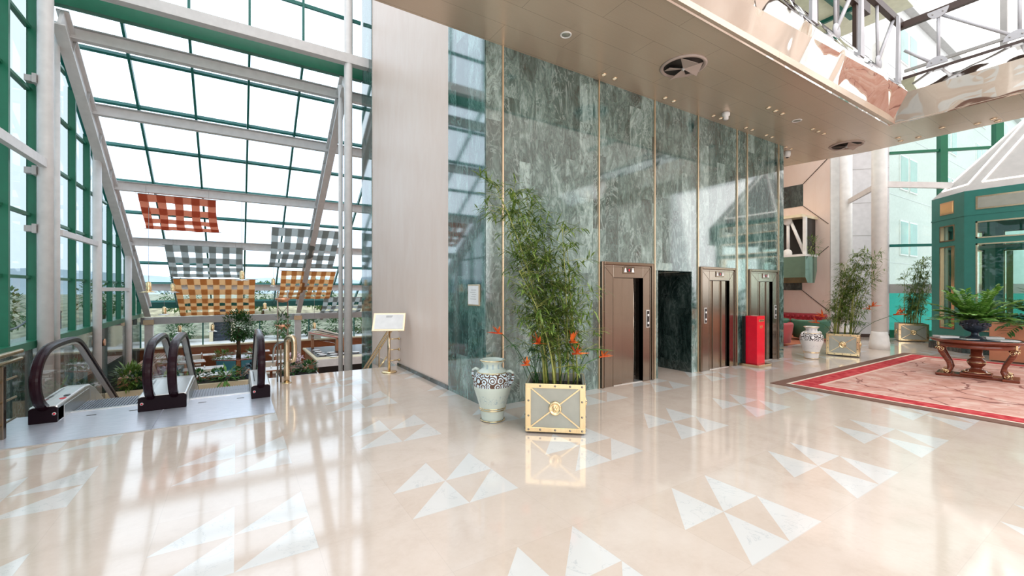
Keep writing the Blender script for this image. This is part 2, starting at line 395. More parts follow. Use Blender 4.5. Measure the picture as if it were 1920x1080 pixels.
M['banner_orange'] = mat_cloth('amber_fabric', (0.70, 0.38, 0.17), 0.6)
M['led'] = mat_emit('white_light_strip', (1.0, 0.97, 0.92), 2.2)
M['lens'] = mat_emit('warm_lamp_lens', (1.0, 0.88, 0.66), 0.35)
M['paper'] = plain('white_paper', (0.82, 0.82, 0.82), 0.35, 0, 0.05, 8)
M['ink'] = plain('grey_print', (0.30, 0.30, 0.31), 0.6)
M['urn'] = plain('blackened_bronze_urn', (0.045, 0.060, 0.085), 0.32, 0.5, 0.5, 26)
M['paving'] = plain('pale_paving', (0.55, 0.54, 0.52), 0.8, 0, 0.2, 1.5)
M['lawn'] = plain('dry_grass_bank', (0.30, 0.31, 0.22), 0.9, 0, 0.5, 2)
M['hill'] = plain('hazy_blue_hills', (0.42, 0.50, 0.56), 0.9, 0, 0.15, 0.1)
M['pane_far'] = plain('green_reflecting_pane', (0.12, 0.28, 0.25), 0.1, 0, 0.3, 0.6)
M['truss'] = plain('cool_grey_truss_paint', (0.46, 0.46, 0.49), 0.4)
M['vane'] = plain('beige_diffuser_vane', (0.46, 0.37, 0.33), 0.5)
M['stud'] = plain('dark_steel_stud', (0.22, 0.21, 0.20), 0.25, 0.9)
M['kiosk_roof'] = plain('warm_grey_roof_panel', (0.40, 0.385, 0.37), 0.55)
M['roof_green'] = plain('pale_green_ceiling', (0.74, 0.80, 0.66), 0.6)
M['turq'] = mat_glass('turquoise_glass', (0.25, 0.72, 0.66), 1.2)
M['step'] = mat_brushed('grooved_step_metal', (0.26, 0.28, 0.32), 0.35, 0.8, (60, 2, 2))
# ================================================================== setting: floors, walls, ceilings
def struct(g, name, mat, label, cat, bevel=0.0):
    return tag(g.build(name, mat, bevel=bevel), label, cat, kind='structure')
ZL = -1.9      # restaurant level
g = G()
g.prism([(-3.53,-7,-0.25), (24,-7,-0.25), (24,12,-0.25), (3.11,12,-0.25), (3.11,9.75,-0.25), (0.46,9.75,-0.25), (0.46,6.95,-0.25), (-2.62,6.95,-0.25), (-2.62,8.0,-0.25), (-3.53,8.0,-0.25)], (0,0,0.25))
struct(g, 'floor', M['floor'], 'polished pink beige marble floor inlaid with white triangles', 'floor')
def mat_low():
    t = NT('patterned_restaurant_carpet'); f = t.noise(t.pos(), 5, 4)
    return t.set(t.ramp(f, [(0.4, (0.16, 0.07, 0.05)), (0.6, (0.42, 0.26, 0.18))]), 0.7)
struct(G().box(-3.53, 12, 9.95, 24.7, ZL-0.2, ZL), 'floor_restaurant', mat_low(), 'brown patterned floor of the sunken restaurant', 'floor')
# slab edge of the upper floor over the stair and escalator pit
struct(G().box(-3.53, 0.46, 9.75, 9.95, ZL, -1.0), 'wall_pit', M['cream'], 'cream pit wall under the escalators', 'wall')

# left glazed wall: marble dado, sill, evenly spaced fins, transoms, panes
XW = -3.53; SPC = 1.26; ZSILL = 0.74; ZTOP = 13.5; YC = 13.1  # glazing, restaurant and garden coordinates scaled up about the camera, baked in as literals
struct(G().box(XW-0.3, XW, -3, 24.7, ZL, ZSILL-0.15), 'wall_left', M['marble_left'], 'grey green marble dado below the left windows', 'wall')
struct(G().box(XW-0.3, XW+0.17, -3, 24.4, ZSILL-0.15, ZSILL), 'trim_1', M['green'], 'green window sill running along the left wall', 'sill')
def slope_z(y): return 16.32-0.625*y
for i in range(20):
    ya = SPC*i-0.04; yb = ya+SPC; w_ = 0.038
    up = yb <= YC+0.1
    zt = ZTOP if up else slope_z(ya)
    if zt < ZSILL+0.3: continue
    w = thing('window_%d' % (i+1), 'green-framed window bay of the left wall, %s along from the camera end' % ORD[i], 'window', (XW, ya+SPC/2, ZSILL), kind='structure')
    if up:
        G().box(XW-0.03, XW+0.11, ya-w_, ya+w_, ZSILL, zt).build('mullion', M['green'], w, True)
        pg = G(); pg.add([(XW,ya+w_,ZSILL),(XW,yb-w_,ZSILL),(XW,yb-w_,zt),(XW,ya+w_,zt)], [(0,1,2,3)]); pg.build('pane', M['glass_blue'], w, True)
    else:
        zb = slope_z(yb)
        G().prism([(XW-0.03, ya-w_, ZSILL), (XW-0.03, ya+w_, ZSILL), (XW-0.03, ya+w_, zt-0.12), (XW-0.03, ya-w_, zt-0.07)], (0.14,0,0)).build('mullion', M['green'], w, True)
        pg = G(); pg.add([(XW, ya+w_, ZSILL), (XW, yb-w_, ZSILL), (XW, yb-w_, max(ZSILL+0.03, zb-0.06)), (XW, ya+w_, zt-0.12)], [(0,1,2,3)]); pg.build('pane', M['glass_blue'], w, True)
    k = 1
    while ZSILL+SPC*k < zt-0.4:
        z = ZSILL+SPC*k
        ye = yb-w_ if up or z < slope_z(yb) else min(yb-w_, (16.32-z)/0.625)
        if ye > ya+0.1: G().box(XW-0.05, XW+0.04, ya+w_, ye, z-0.03, z+0.03).build('transom', M['green'], w, True)
        k += 1

# sloping glass roof in even strips, with bars across its run
slope_n = Vector((0, 0.625, 1)).normalized()
def sp(x, y, off=0.0):
    p = Vector((x, y, slope_z(y))) + slope_n*off
    return (p.x, p.y, p.z)
YT, YB = 13.10, 24.30
for k in range(9):
    x0 = -3.50+SPC*k; x1 = x0+SPC
    w = thing('window_%d' % (21+k), 'sloping strip of the glass roof, %s from the left wall' % ORD[k], 'roof window', sp(x0+0.6, 19), kind='structure')
    pg = G(); pg.add([sp(x0,YT), sp(x1,YT), sp(x1,YB), sp(x0,YB)], [(0,1,2,3)]); pg.build('pane', M['glass'], w, True)
    G().bar(sp(x0,YT,-0.065), sp(x0,YB,-0.065), 0.055, 0.15, slope_n).build('mullion', M['green_bar'], w, True)
    for q in range(9):
        y = 14.07+q*1.254
        G().bar(sp(x0+0.03,y,-0.045), sp(x1-0.03,y,-0.045), 0.07, 0.10, slope_n).build('glazing_bar', M['green_bar'], w, True)
# upright glazing above the green beam
for k in range(6):
    x0 = -3.50+SPC*k; x1 = min(x0+SPC, 3.10)
    if x0 > 3: continue
    w = thing('window_%d' % (31+k), 'upright clerestory glass above the green beam, %s bay from the left wall' % ORD[k], 'window', (x0+0.6, YC, 8.2), kind='structure')
    pg = G(); pg.add([(x0,YC,8.2),(x1,YC,8.2),(x1,YC,ZTOP),(x0,YC,ZTOP)], [(0,1,2,3)]); pg.build('pane', M['glass'], w, True)
    G().box(x0-0.028, x0+0.028, YC-0.11, YC, 8.2, ZTOP).build('mullion', M['green_bar'], w, True)
    for z in (9.58, 10.95, 12.3): G().box(x0+0.028, x1-0.028, YC-0.06, YC, z-0.045, z+0.045).build('transom', M['green_bar'], w, True)
struct(G().box(-3.46, 3.10, YC-0.16, YC+0.02, 7.86, 8.24), 'beam_green', M['green'], 'broad green beam at the head of the sloping glass', 'beam')
struct(G().box(-3.46, 3.11, 12.30, 12.52, 7.95, 8.20), 'beam_white', M['white_steel'], 'pale white beam in front of the broad green beam', 'beam')
# columns
def column(x, y, r, z0, z1, label, name='column'):
    return struct(G().cyl((x,y,z0), (x,y,z1), r, n=24), name, M['white_steel'], label, 'column')
column(-3.24, 12.35, 0.12, ZL, ZTOP, 'thick round white column at the left behind the escalator handrail')
column(2.585, 12.41, 0.107, ZL, ZTOP, 'tall round white column beyond the floor edge near the beige wall')
column(-3.32, 13.30, 0.057, ZL, 7.6, 'thin white post close behind the thick left column')
column(2.51, 13.05, 0.06, ZL, 7.6, 'thin white post close behind the tall middle column')
column(-3.25, 16.2, 0.095, ZL, 5.85, 'white post under the left sloping beam, nearer of the two')
column(-3.21, 20.0, 0.095, ZL, 3.43, 'white post under the left sloping beam, farther of the two')
# tie rails between the left posts
def rail_box(p0, p1, w, h, label):
    return struct(G().bar(p0, p1, w, h), 'tie_rail', M['white_steel'], label, 'rail')
rail_box((-3.28,5,4.27), (-3.24,12.22,4.27), 0.11, 0.17, 'highest pale tie rail running into the thick left column')
rail_box((-3.28,13.36,3.01), (-3.25,16.10,3.01), 0.09, 0.13, 'pale tie rail in the middle between thin posts')
rail_box((-3.25,16.29,1.76), (-3.21,19.91,1.76), 0.08, 0.11, 'lowest pale tie rail between the two posts under the beam')
for i, z in enumerate((5.93, 4.11, 2.96)):
    struct(G().box(-3.52, -3.34, 12.27, 12.43, z-0.06, z+0.06).box(-3.40, -3.34, 12.22, 12.48, z-0.09, z+0.09), 'column_bracket', M['grey_steel'], 'small steel bracket tying the thick left column to the window fins, %s from the top' % ORD[i], 'bracket')
# sloping beams: web, flanges and stiffeners
def slope_beam(x, ya, yb, label):
    b = thing('sloping_beam', label, 'beam', sp(x, ya, -0.6), kind='structure')
    G().bar(sp(x,ya,-0.53), sp(x,yb,-0.53), 0.06, 0.50, slope_n).build('web', M['white_steel'], b, True)
    G().bar(sp(x,ya,-0.78), sp(x,yb,-0.78), 0.21, 0.04, slope_n).build('flange', M['white_steel'], b, True)
    G().bar(sp(x,ya,-0.28), sp(x,yb,-0.28), 0.21, 0.04, slope_n).build('flange', M['white_steel'], b, True)
    y = ya+0.6
    while y < yb-0.3:
        G().bar(sp(x,y,-0.76), sp(x,y,-0.30), 0.17, 0.025, (0,1,0)).build('stiffener', M['grey_steel'], b, True); y += 1.13
    G().box(x-0.14, x+0.14, yb-0.16, yb+0.11, ZL, 0.53).build('post', M['white_steel'], b, True)
    G().box(x-0.18, x+0.18, yb-0.20, yb+0.15, 0.24, 0.45).build('collar', M['brass'], b, True)
slope_beam(-3.18, 13.25, 24.07, 'long sloping steel beam beside the left green windows')
slope_beam(2.58, 13.15, 24.07, 'long sloping steel beam behind the tall middle column')
for i, y in enumerate((13.55, 15.31, 17.70, 20.10, 22.68)):
    w = thing('purlin', 'pale cross beam under the glass roof, %s from the top' % ORD[i], 'beam', (2.2, y, slope_z(y)-0.3), kind='structure')
    z = slope_z(y)-0.30; xr = 8.6
    G().box(-3.34, xr, y-0.02, y+0.02, z-0.115, z+0.115).build('web', M['white_steel'], w, True)
    G().box(-3.34, xr, y-0.09, y+0.09, z-0.14, z-0.115).build('flange', M['white_steel'], w, True)
    G().box(-3.34, xr, y-0.09, y+0.09, z+0.115, z+0.14).build('flange', M['grey_steel'], w, True)
struct(G().box(-3.46, 12, 24.0, 24.25, 0.25, 0.55), 'beam_eave', M['grey_steel'], 'grey eave beam above the low restaurant windows', 'beam')
struct(G().box(-3.53, 12, 24.22, 24.5, 0.93, 1.21), 'beam_gutter', M['green_bar'], 'dark green gutter along the foot of the glass roof', 'gutter')
# low windows and wainscot at the end of the restaurant
struct(G().box(-3.53, 12, 24.4, 24.7, ZL, -0.87), 'wall_far', M['wood'], 'cherry wood wainscot below the low restaurant windows', 'wall')
struct(G().box(-3.53, 12, 24.27, 24.72, -0.87, -0.80), 'trim_2', M['cream'], 'cream ledge on top of the wood wainscot', 'ledge')
xs = [-3.53, -1.32, 0.95, 3.15, 5.4, 8.3, 12.0]
for i in range(6):
    w = thing('window_%d' % (41+i), 'low restaurant window onto the garden, %s from the left' % ORD[i], 'window', (xs[i], 24.5, -0.80), kind='structure')
    pg = G(); pg.add([(xs[i],24.5,-0.80),(xs[i+1],24.5,-0.80),(xs[i+1],24.5,0.33),(xs[i],24.5,0.33)], [(0,1,2,3)]); pg.build('pane', M['glass'], w, True)
    G().box(xs[i]-0.025, xs[i]+0.025, 24.45, 24.55, -0.80, 0.33).build('mullion', M['green_bar'], w, True)
struct(G().box(11.9, 12.1, 13.1, 24.7, ZL, 5), 'wall_restaurant', M['beige'], 'beige end wall of the restaurant', 'wall')

# beige wall with its polished green marble margins (plane x = 3.11)
struct(G().box(3.11, 3.6, 5.62, 6.93, -0.2, ZTOP), 'wall_corner', M['marble_y'], 'mirror polished green marble strip between beige panel and elevator wall', 'wall')
struct(G().box(3.13, 3.6, 6.93, 12.0, ZL, ZTOP), 'wall_right', M['beige'], 'tall pinkish beige stucco wall panel', 'wall')
struct(G().box(3.11, 3.6, 12.0, 13.1, ZL, ZTOP), 'wall_end', M['marble_y'], 'polished green marble strip at the far end of the beige wall', 'wall')
struct(G().box(3.105, 3.14, 6.93, 9.75, 0, 0.07), 'baseboard_right', M['marble_dark'], 'dark green skirting along the beige wall', 'skirting')
struct(G().box(3.6, 12.0, 12.9, 13.1, ZL, ZTOP), 'wall_back_core', M['beige'], 'beige core wall facing the restaurant', 'wall')

# elevator wall (plane y = 5.6) with three entrances and one dark recess
EW = [('E', 5.44, 6.815, 2.25), ('R', 7.0, 8.08, 2.13), ('E', 8.32, 9.67, 2.24), ('E', 10.235, 11.60, 2.235)]
g = G(); xa = 3.6
g.box(3.11, 3.6, 5.55, 5.6, 0, 5.6)
x = 3.11
for kind, a, b, h in EW:
    g.box(x, a, 5.6, 5.9, 0, 5.6); g.box(a, b, 5.6, 5.9, h, 5.6); x = b
g.box(x, 11.93, 5.6, 5.9, 0, 5.6)
g2 = G(); x = 3.122
for kind, a, b, h in EW:
    g2.box(x, a, 5.6, 5.9, 0, 5.6); g2.box(a, b, 5.6, 5.9, h, 5.6); x = b
g2.box(x, 11.93, 5.6, 5.9, 0, 5.6)
struct(g2, 'wall_elevator', M['marble'], 'tall green veined marble wall holding three elevators', 'wall')
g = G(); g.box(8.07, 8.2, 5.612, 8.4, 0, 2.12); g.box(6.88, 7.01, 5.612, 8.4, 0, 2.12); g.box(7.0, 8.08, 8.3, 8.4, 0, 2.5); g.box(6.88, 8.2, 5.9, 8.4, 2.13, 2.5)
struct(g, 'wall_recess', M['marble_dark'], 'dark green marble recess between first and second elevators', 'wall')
struct(G().box(11.7, 11.93, 5.9, 9.5, 0, 5.6), 'wall_elevator_end', M['marble_y'], 'end return of the green marble elevator wall', 'wall')
for i, xx in enumerate((3.408, 5.40, 6.885, 8.281, 9.76, 10.188, 11.653)):
    struct(G().box(xx-0.012, xx+0.012, 5.575, 5.6, 0, 5.46), 'trim_%d' % (10+i), M['brass_strip'], 'upright brass strip on the green marble wall, %s from the left' % ORD[i], 'trim')

# bronze soffit: L-shaped, open atrium in front of it
ZS = 5.46
g = G(); poly = [(-3.5,3.5), (12.4,3.5), (12.4,-7), (14.3,-7), (14.3,4.6), (13.9,6.6), (13.6,8.2), (11.93,8.2), (11.93,5.6), (-3.5,5.6)]
g.prism([(p[0], p[1], ZS) for p in poly], (0,0,0.14))
struct(g, 'ceiling', M['soffit'], 'brushed bronze soffit over the elevators and rug side', 'ceiling')
# mirrored parapet round the atrium edge: a lower facet leaning out over the floor, an upper one leaning back
XA = -3.5
Cb, Ca, Cc = (12.42,3.60,ZS-0.02), (11.15,3.25,6.03), (12.05,3.18,5.97)
Cu = (12.50,3.45,6.42)
g = G()
g.add([(XA,3.52,ZS-0.02), Cb, Ca, (XA,3.25,6.05)], [(0,1,2,3)])
g.add([(XA,3.25,6.05), Ca, Cu, (XA,3.45,6.52)], [(0,1,2,3)])
g.box(XA, 12.3, 3.50, 3.56, ZS+0.15, 6.40)
struct(g, 'trim_parapet', M['mirror'], 'wavy mirror-polished parapet above the soffit over the elevators', 'parapet')
g = G()
g.add([(12.42,-7,ZS-0.02), Cb, Cc, (12.05,-7,5.97)], [(0,1,2,3)])
g.add([Cb, Ca, Cc, Cu], [(0,1,2), (1,3,2)])
g.add([(12.05,-7,5.97), Cc, Cu, (12.5,-7,6.42)], [(0,1,2,3)])
g.box(12.52, 12.6, -7, 3.4, ZS+0.15, 6.35)
struct(g, 'trim_parapet_side', M['mirror'], 'mirror-polished parapet on the right above the rug', 'parapet')

# walls of the atrium outside the picture and the upper gallery seen past the parapet
struct(G().box(-3.53, 24, -7.3, -7.0, 0, 1.2).box(-3.53, 24, -7.3, -7.0, 6.0, 12).box(-3.53, -1.5, -7.3, -7.0, 1.2, 6).box(10.5, 24, -7.3, -7.0, 1.2, 6), 'wall_back', M['beige'], 'beige wall behind the camera with a wide window', 'wall')
g = G(); g.box(3.6, 13.6, 6.6, 6.8, 5.6, 9.8)
struct(g, 'wall_gallery', M['roof_green'], 'pale wall at the back of the upper gallery', 'wall')
struct(G().box(3.6, 15.4, 3.95, 8.0, 9.4, 9.6), 'ceiling_gallery', M['roof_green'], 'pale green ceiling of the upper gallery', 'ceiling')
for i in range(5):
    y = -6.0+2.3*i
    struct(G().box(-3.5, 12.6, y-0.05, y+0.05, 12.0, 12.2), 'beam_skylight', M['white_steel'], 'pale skylight rafter over the atrium, %s from the back wall' % ORD[i], 'beam')

# lounge side: beige wall, grey wall, glazed wall
XB = 18.7
struct(G().box(XB, XB+0.3, 7.15, 13, 0, 9), 'wall_lounge', M['beige'], 'beige lounge wall with octagonal joint lines', 'wall')
struct(G().box(11.93, 18.7, 12.8, 13, 0, 9), 'wall_lounge_back', M['beige'], 'beige wall closing the lounge behind the elevators', 'wall')
struct(G().box(11.93, 19, 8.2, 13, 7.6, 7.8), 'ceiling_lounge', M['white'], 'white ceiling over the lounge seating', 'ceiling')
area('lounge_fill_light', (14.6, 9.3, 7.4), (0, math.radians(20), 0), 3, 3, 260, (1.0, 0.9, 0.78))  # unseen fill light, added to brighten the beige lounge wall
def p2(px, py, X=XB):   # point of the lounge wall seen at a place on it, in metres (y along the wall, z up)
    return (X-0.006, px, py)
def groove(a, b, label):
    return struct(G().bar((XB-0.004, a[0], a[1]), (XB-0.004, b[0], b[1]), 0.018, 0.035, (1,0,0)), 'trim_groove', M['brown'], label, 'joint line')
groove((8.06,5.89), (7.2,6.70), 'upper rising joint line of the lounge wall')
groove((8.06,5.03), (7.2,4.22), 'middle falling joint line of the lounge wall')
groove((7.2,3.37), (8.06,2.60), 'lower rising joint line of the lounge wall')
groove((8.10,1.73), (7.2,0.95), 'lowest falling joint line of the lounge wall')
struct(G().box(XB-0.012, XB, 8.06, 9.6, 5.03, 5.89), 'trim_inset_upper', M['marble_dark'], 'upper dark green square set in the lounge wall', 'wall inset')
struct(G().box(XB-0.012, XB, 8.10, 9.6, 1.73, 2.59), 'trim_inset_lower', M['marble_dark'], 'lower dark green square set in the lounge wall under the balcony', 'wall inset')
# wall end strips, grey panelled wall and glazed wall running at 45 degrees
Q = Vector((18.75, 7.12, 0)); DQ = Vector((1, -1, 0)).normalized(); NQ = Vector((-1, -1, 0)).normalized()
def q(s, z, off=0.0):
    p = Q + DQ*s + NQ*off
    return (p.x, p.y, z)
def qbox(g, s0, s1, z0, z1, o0, o1):
    return g.prism([q(s0,z0,o0), q(s1,z0,o0), q(s1,z0,o1), q(s0,z0,o1)], (0,0,z1-z0))
g = G(); qbox(g, 0.0, 1.85, 0, 9, -0.25, 0.0); struct(g, 'wall_grey', M['white_wall'], 'pale grey panelled wall between the two round columns', 'wall')
g = G(); qbox(g, -0.06, 0.22, 0, 9, 0.0, 0.06); struct(g, 'trim_wall_end', M['white'], 'pale vertical strip at the edge of the lounge wall', 'trim')
for i, z in enumerate((2.55, 3.75, 4.95, 6.2)):
    g = G(); qbox(g, 0.22, 1.84, z-0.008, z+0.008, 0.0, 0.006); struct(g, 'trim_joint', M['grey_steel'], 'thin level joint on the grey panelled wall, %s from the floor' % ORD[i], 'joint line')
g = G(); qbox(g, 0, 1.85, 0, 0.12, 0.0, 0.02); struct(g, 'baseboard_grey', M['brown'], 'dark skirting at the foot of the grey panelled wall', 'skirting')
g = G(); qbox(g, 1.5, 1.78, 0, 9, 0.0, 0.05); struct(g, 'trim_pilaster', M['white_wall'], 'flat grey pilaster beside the right round column', 'pilaster')
for i in range(3):
    s0 = 1.85+1.62*i; s1 = s0+1.62
    w = thing('window_%d' % (51+i), 'tall glass wall behind the teal kiosk, %s bay from the grey wall' % ORD[i], 'window', q((s0+s1)/2, 0), kind='structure')
    g = G(); qbox(g, s0, s1, 1.95, 9, -0.02, 0.0); g.build('pane', M['glass_e'], w, True)
    g = G(); qbox(g, s0, s1, 0.28, 1.62, -0.02, 0.0); g.build('low_pane', M['turq'], w, True)
    g = G(); qbox(g, s0, s1, 0, 0.28, -0.08, 0.04); g.build('kickboard', M['green'], w, True)
    g = G(); qbox(g, s0, s1, 1.62, 1.95, -0.06, 0.03); g.build('crossbar', M['grey_steel'], w, True)
    for z in (3.35, 6.72):
        g = G(); qbox(g, s0, s1, z-0.045, z+0.045, -0.06, 0.05); g.build('transom', M['green_bar'] if z < 5 else M['green'], w, True)
    g = G(); qbox(g, s1-0.11, s1+0.11, 1.95, 9, -0.1, 0.1); g.build('mullion', M['green'], w, True)
def round_column(x, y, r, label):
    c = thing('column', label, 'column', (x,y,0), kind='structure')
    G().lathe([(r,0.3),(r,9.0)], 32).build('shaft', M['white'], c)
    G().lathe([(r*1.32,0),(r*1.32,0.20),(r*1.24,0.24),(r*1.2,0.38),(r*1.08,0.44),(r,0.52)], 32).build('base', M['white'], c)
round_column(15.98, 4.86, 0.185, 'thick round white column on a moulded base beside the glass wall')
round_column(18.55, 6.60, 0.185, 'round white column behind the middle bamboo planter')
tag(G().bar((18.4,6.45,4.9), (16.1,4.95,4.85), 0.07, 0.16).build('tie_rail', M['white_steel']), 'short pale tie rail between the two round columns', 'rail', kind='structure')
tag(G().bar((16.1,4.75,4.85), (18.0,3.5,4.80), 0.08, 0.17).build('tie_rail', M['white_steel']), 'pale tie rail running from the right column to the teal kiosk roof', 'rail', kind='structure')

# gallery truss over the parapets: top chords, tubes, tapered plates and gussets
TZ0, TZ1, TYY = 6.45, 7.72, 3.45
tr = thing('truss', 'white tube truss standing on the mirrored parapet over the elevators', 'truss', (8,TYY,TZ0), kind='structure')
G().bar((3.5,TYY,TZ1), (12.6,TYY,TZ1), 0.10, 0.14).build('top_chord', M['brown'], tr, True)
for i in range(5):
    x = 12.25-2.0*i
    G().prism([(x-0.17,TYY-0.1,6.25), (x+0.03,TYY-0.1,6.25), (x-0.03,TYY-0.1,TZ1), (x-0.11,TYY-0.1,TZ1)], (0,0.05,0)).build('tapered_plate', M['truss'], tr, True)
    G().cyl((x-1.0,TYY,TZ0+0.05), (x-0.14,TYY,TZ1-0.08), 0.035, n=10).build('diagonal', M['truss'], tr, True)
    G().cyl((x-1.0,TYY,TZ0+0.05), (x-1.04,TYY,TZ1-0.05), 0.03, n=10).build('strut', M['truss'], tr, True)
    G().lathe([(0.0,0),(0.14,0),(0.14,0.03),(0.0,0.03)], 20, M=Matrix.Translation((x-1.0,TYY,TZ0+0.03))@Matrix.Rotation(PI/2,4,'X')).build('gusset', M['truss'], tr, True)
g = G()
for i in range(9):
    x = 4.0+1.0*i; g.box(x-0.05, x+0.05, 4.05, 4.13, 6.3, 9.4)
g.box(3.6, 12.7, 4.03, 4.15, 8.3, 8.55); g.box(3.6, 12.7, 4.03, 4.15, 6.3, 6.5); g.box(3.6,12.7,4.05,4.13,7.2,7.27)
struct(g, 'window_frame_gallery', M['brown'], 'dark brown window framing behind the truss over the elevators', 'window frame')
tr = thing('truss', 'white tube truss along the right parapet with round gusset plates', 'truss', (12.6,0.6,6.45), kind='structure')
G().bar((12.62,3.5,7.68), (12.62,-2.5,7.68), 0.10, 0.14).build('top_chord', M['brown'], tr, True)
G().bar((12.56,3.4,6.46), (12.56,-2.5,6.46), 0.05, 0.07).build('bottom_chord', M['brown'], tr, True)
for a, b in (((3.38,7.10),(2.98,6.68)), ((2.83,6.66),(2.83,7.60)), ((2.78,7.58),(1.82,6.68)), ((1.70,6.68),(1.70,7.62)), ((1.62,7.6),(0.6,6.68))):
    G().cyl((12.6,a[0],a[1]), (12.6,b[0],b[1]), 0.030, n=10).build('tube', M['truss'], tr, True)
for y, z in ((2.85,6.60), (2.83,7.66), (1.74,6.60), (1.66,7.66)):
    s_ = 1 if z < 7 else -1
    pl_ = [(12.56, y+0.17*math.cos(PI*k/14), z-0.05*s_+0.17*s_*math.sin(PI*k/14)) for k in range(15)]
    gp = G().prism(pl_, (0.03,0,0)).build('gusset', M['truss'], tr, True)
    for dy in (-0.08, 0.08):
        G().sphere((12.555,y+dy,z+0.02*s_), 0.016, 8).build('bolt', M['grey_steel'], gp, True)
struct(G().box(13.4, 13.5, 1.98, 2.08, 5.6, 9.4), 'post_gallery', M['grey_steel'], 'grey upright behind the right truss', 'post')
struct(G().bar((13.4,3.6,6.95), (13.4,-1.0,6.95), 0.05, 0.06), 'handrail_gallery', M['grey_steel'], 'thin grey rail behind the right truss', 'rail')
# green-edged skylight above the gallery corner
sk = thing('skylight', 'small skylight with a teal bar above the gallery corner', 'skylight', (14.2,5.5,9.2), kind='structure')
G().box(14.0, 14.08, 3.9, 6.6, 9.3, 9.42).build('glazing_bar', M['green_bar'], sk, True)
G().box(12.6, 14.5, 5.0, 5.07, 9.3, 9.4).build('glazing_bar', M['green_bar'], sk, True)

# exterior: facing wing of the building, paving, bank, distant hills and trees
fa = thing('building', 'white stone wing with paired windows seen through the right glass wall', 'building', (40,9,0))
g = G(); g.box(21.2, 75, 9.0, 9.6, -2, 18.3); g.build('wall', M['stone'], fa, True)
G().box(21.2, 75, 8.6, 9.6, 18.3, 19.0).build('parapet', M['grey_steel'], fa, True)
g = G()
for z in (3.3, 7.2, 10.9, 14.5): g.box(21.2, 75, 8.985, 9.0, z-0.02, z+0.02)
g.build('joint', M['white_wall'], fa, True)
for xc in (24.5, 32.7, 41.3, 49.8, 58.2):
    for z0 in (3.85, 7.7, 11.5, 15.2):
        for dx in (0, 1.62):
            h = 1.9
            f = G().box(xc+dx-0.08, xc+dx+1.28, 8.94, 9.0, z0-0.08, z0+h+0.08).build('window', M['white'], fa, True)
            G().box(xc+dx, xc+dx+1.2, 8.93, 8.945, z0, z0+h).build('pane', M['pane_far'], f, True)
struct(G().box(-60, 18, 24.75, 34, -2.6, -1.4).box(-60, -3.9, -20, 24.75, -2.6, -0.2).box(24.2, 80, -25, 9, -2.4, -0.1).box(18, 80, 9.7, 60, -2.4, -0.1), 'ground', M['paving'], 'pale paving outside the windows', 'ground')
g = G(); g.prism([(-60,34,-2.6), (-60,34,-1.2), (-60,42,0.8), (-60,70,1.2), (-60,70,-2.6)], (78,0,0))
struct(g, 'ground_bank', M['lawn'], 'green bank rising beyond the garden paving', 'bank')
g = G()
hill = [(-80,60), (-62,66), (-45,72), (-25,78), (-5,80), (15,80), (32,76)]
hz = [3.0, 4.6, 3.4, 5.0, 3.6, 4.4, 2.5]
for i in range(len(hill)-1):
    (xa, ya), (xb, yb) = hill[i], hill[i+1]
    g.add([(xa,ya,-2), (xb,yb,-2), (xb,yb+14,hz[i+1]), (xa,ya+14,hz[i]), (xa,ya+40,-2), (xb,yb+40,-2)], [(0,1,2,3), (3,2,5,4)])
struct(g, 'hill', M['hill'], 'hazy blue hills beyond the glass roof', 'hills')
def shrub(g, c, r, n, L, w, sq=(1,1,0.9), seed=1):
    rr = random.Random(seed)
    for i in range(n):
        d = Vector((rr.gauss(0,1), rr.gauss(0,1), rr.gauss(0,1))).normalized(); k = rr.uniform(0.55, 1.0)
        p = Vector((c[0]+d.x*r*sq[0]*k, c[1]+d.y*r*sq[1]*k, c[2]+d.z*r*sq[2]*k))
        e = (d + Vector((rr.uniform(-.7,.7), rr.uniform(-.7,.7), rr.uniform(-.2,.8)))).normalized()
        g.leaf(p, e, L*rr.uniform(.7,1.2), w*rr.uniform(.8,1.2), 0.5, segs=2)
tp = [(-16.4,19,3.2), (-21.4,10,3.7), (-14.5,27,2.9), (-10.3,31.5,1.9), (-3.1,36.5,1.65), (1.65,37.8,1.65), (5.6,36.5,1.75), (10.1,36.8,1.75), (-7.1,36.8,1.65)]
tl = ['broad leafy tree outside the left windows, middle one', 'broad leafy tree outside the left windows, nearest one', 'leafy tree outside the left windows, farthest one', 'small leafy tree at the corner of the garden',
      'garden tree on the green bank in front of the left low window', 'garden tree on the green bank right of the outdoor steps', 'garden tree on the green bank at the sloping beam post', 'garden tree on the green bank at the far right', 'garden tree on the green bank at the far left']
for i, (x, y, r) in enumerate(tp):
    z0 = -0.2 if x < -3.9 and y < 24.75 else (-1.4 if y < 34 else -0.6)
    t = thing('garden_tree', tl[i], 'tree', (x,y,z0), group='trees outside the windows')
    G().tube([(x,y,z0), (x+0.05,y,z0+r*0.9)], [r*0.07, r*0.04], 8).build('trunk', M['bark'], t, True)
    cg = G()
    shrub(cg, (x,y,z0+r*1.15), r*0.85, 900, r*0.17, r*0.09, (1,1,0.75), i+40)
    cg.build('crown', M['leaf_tree'], t, True, fix=False)
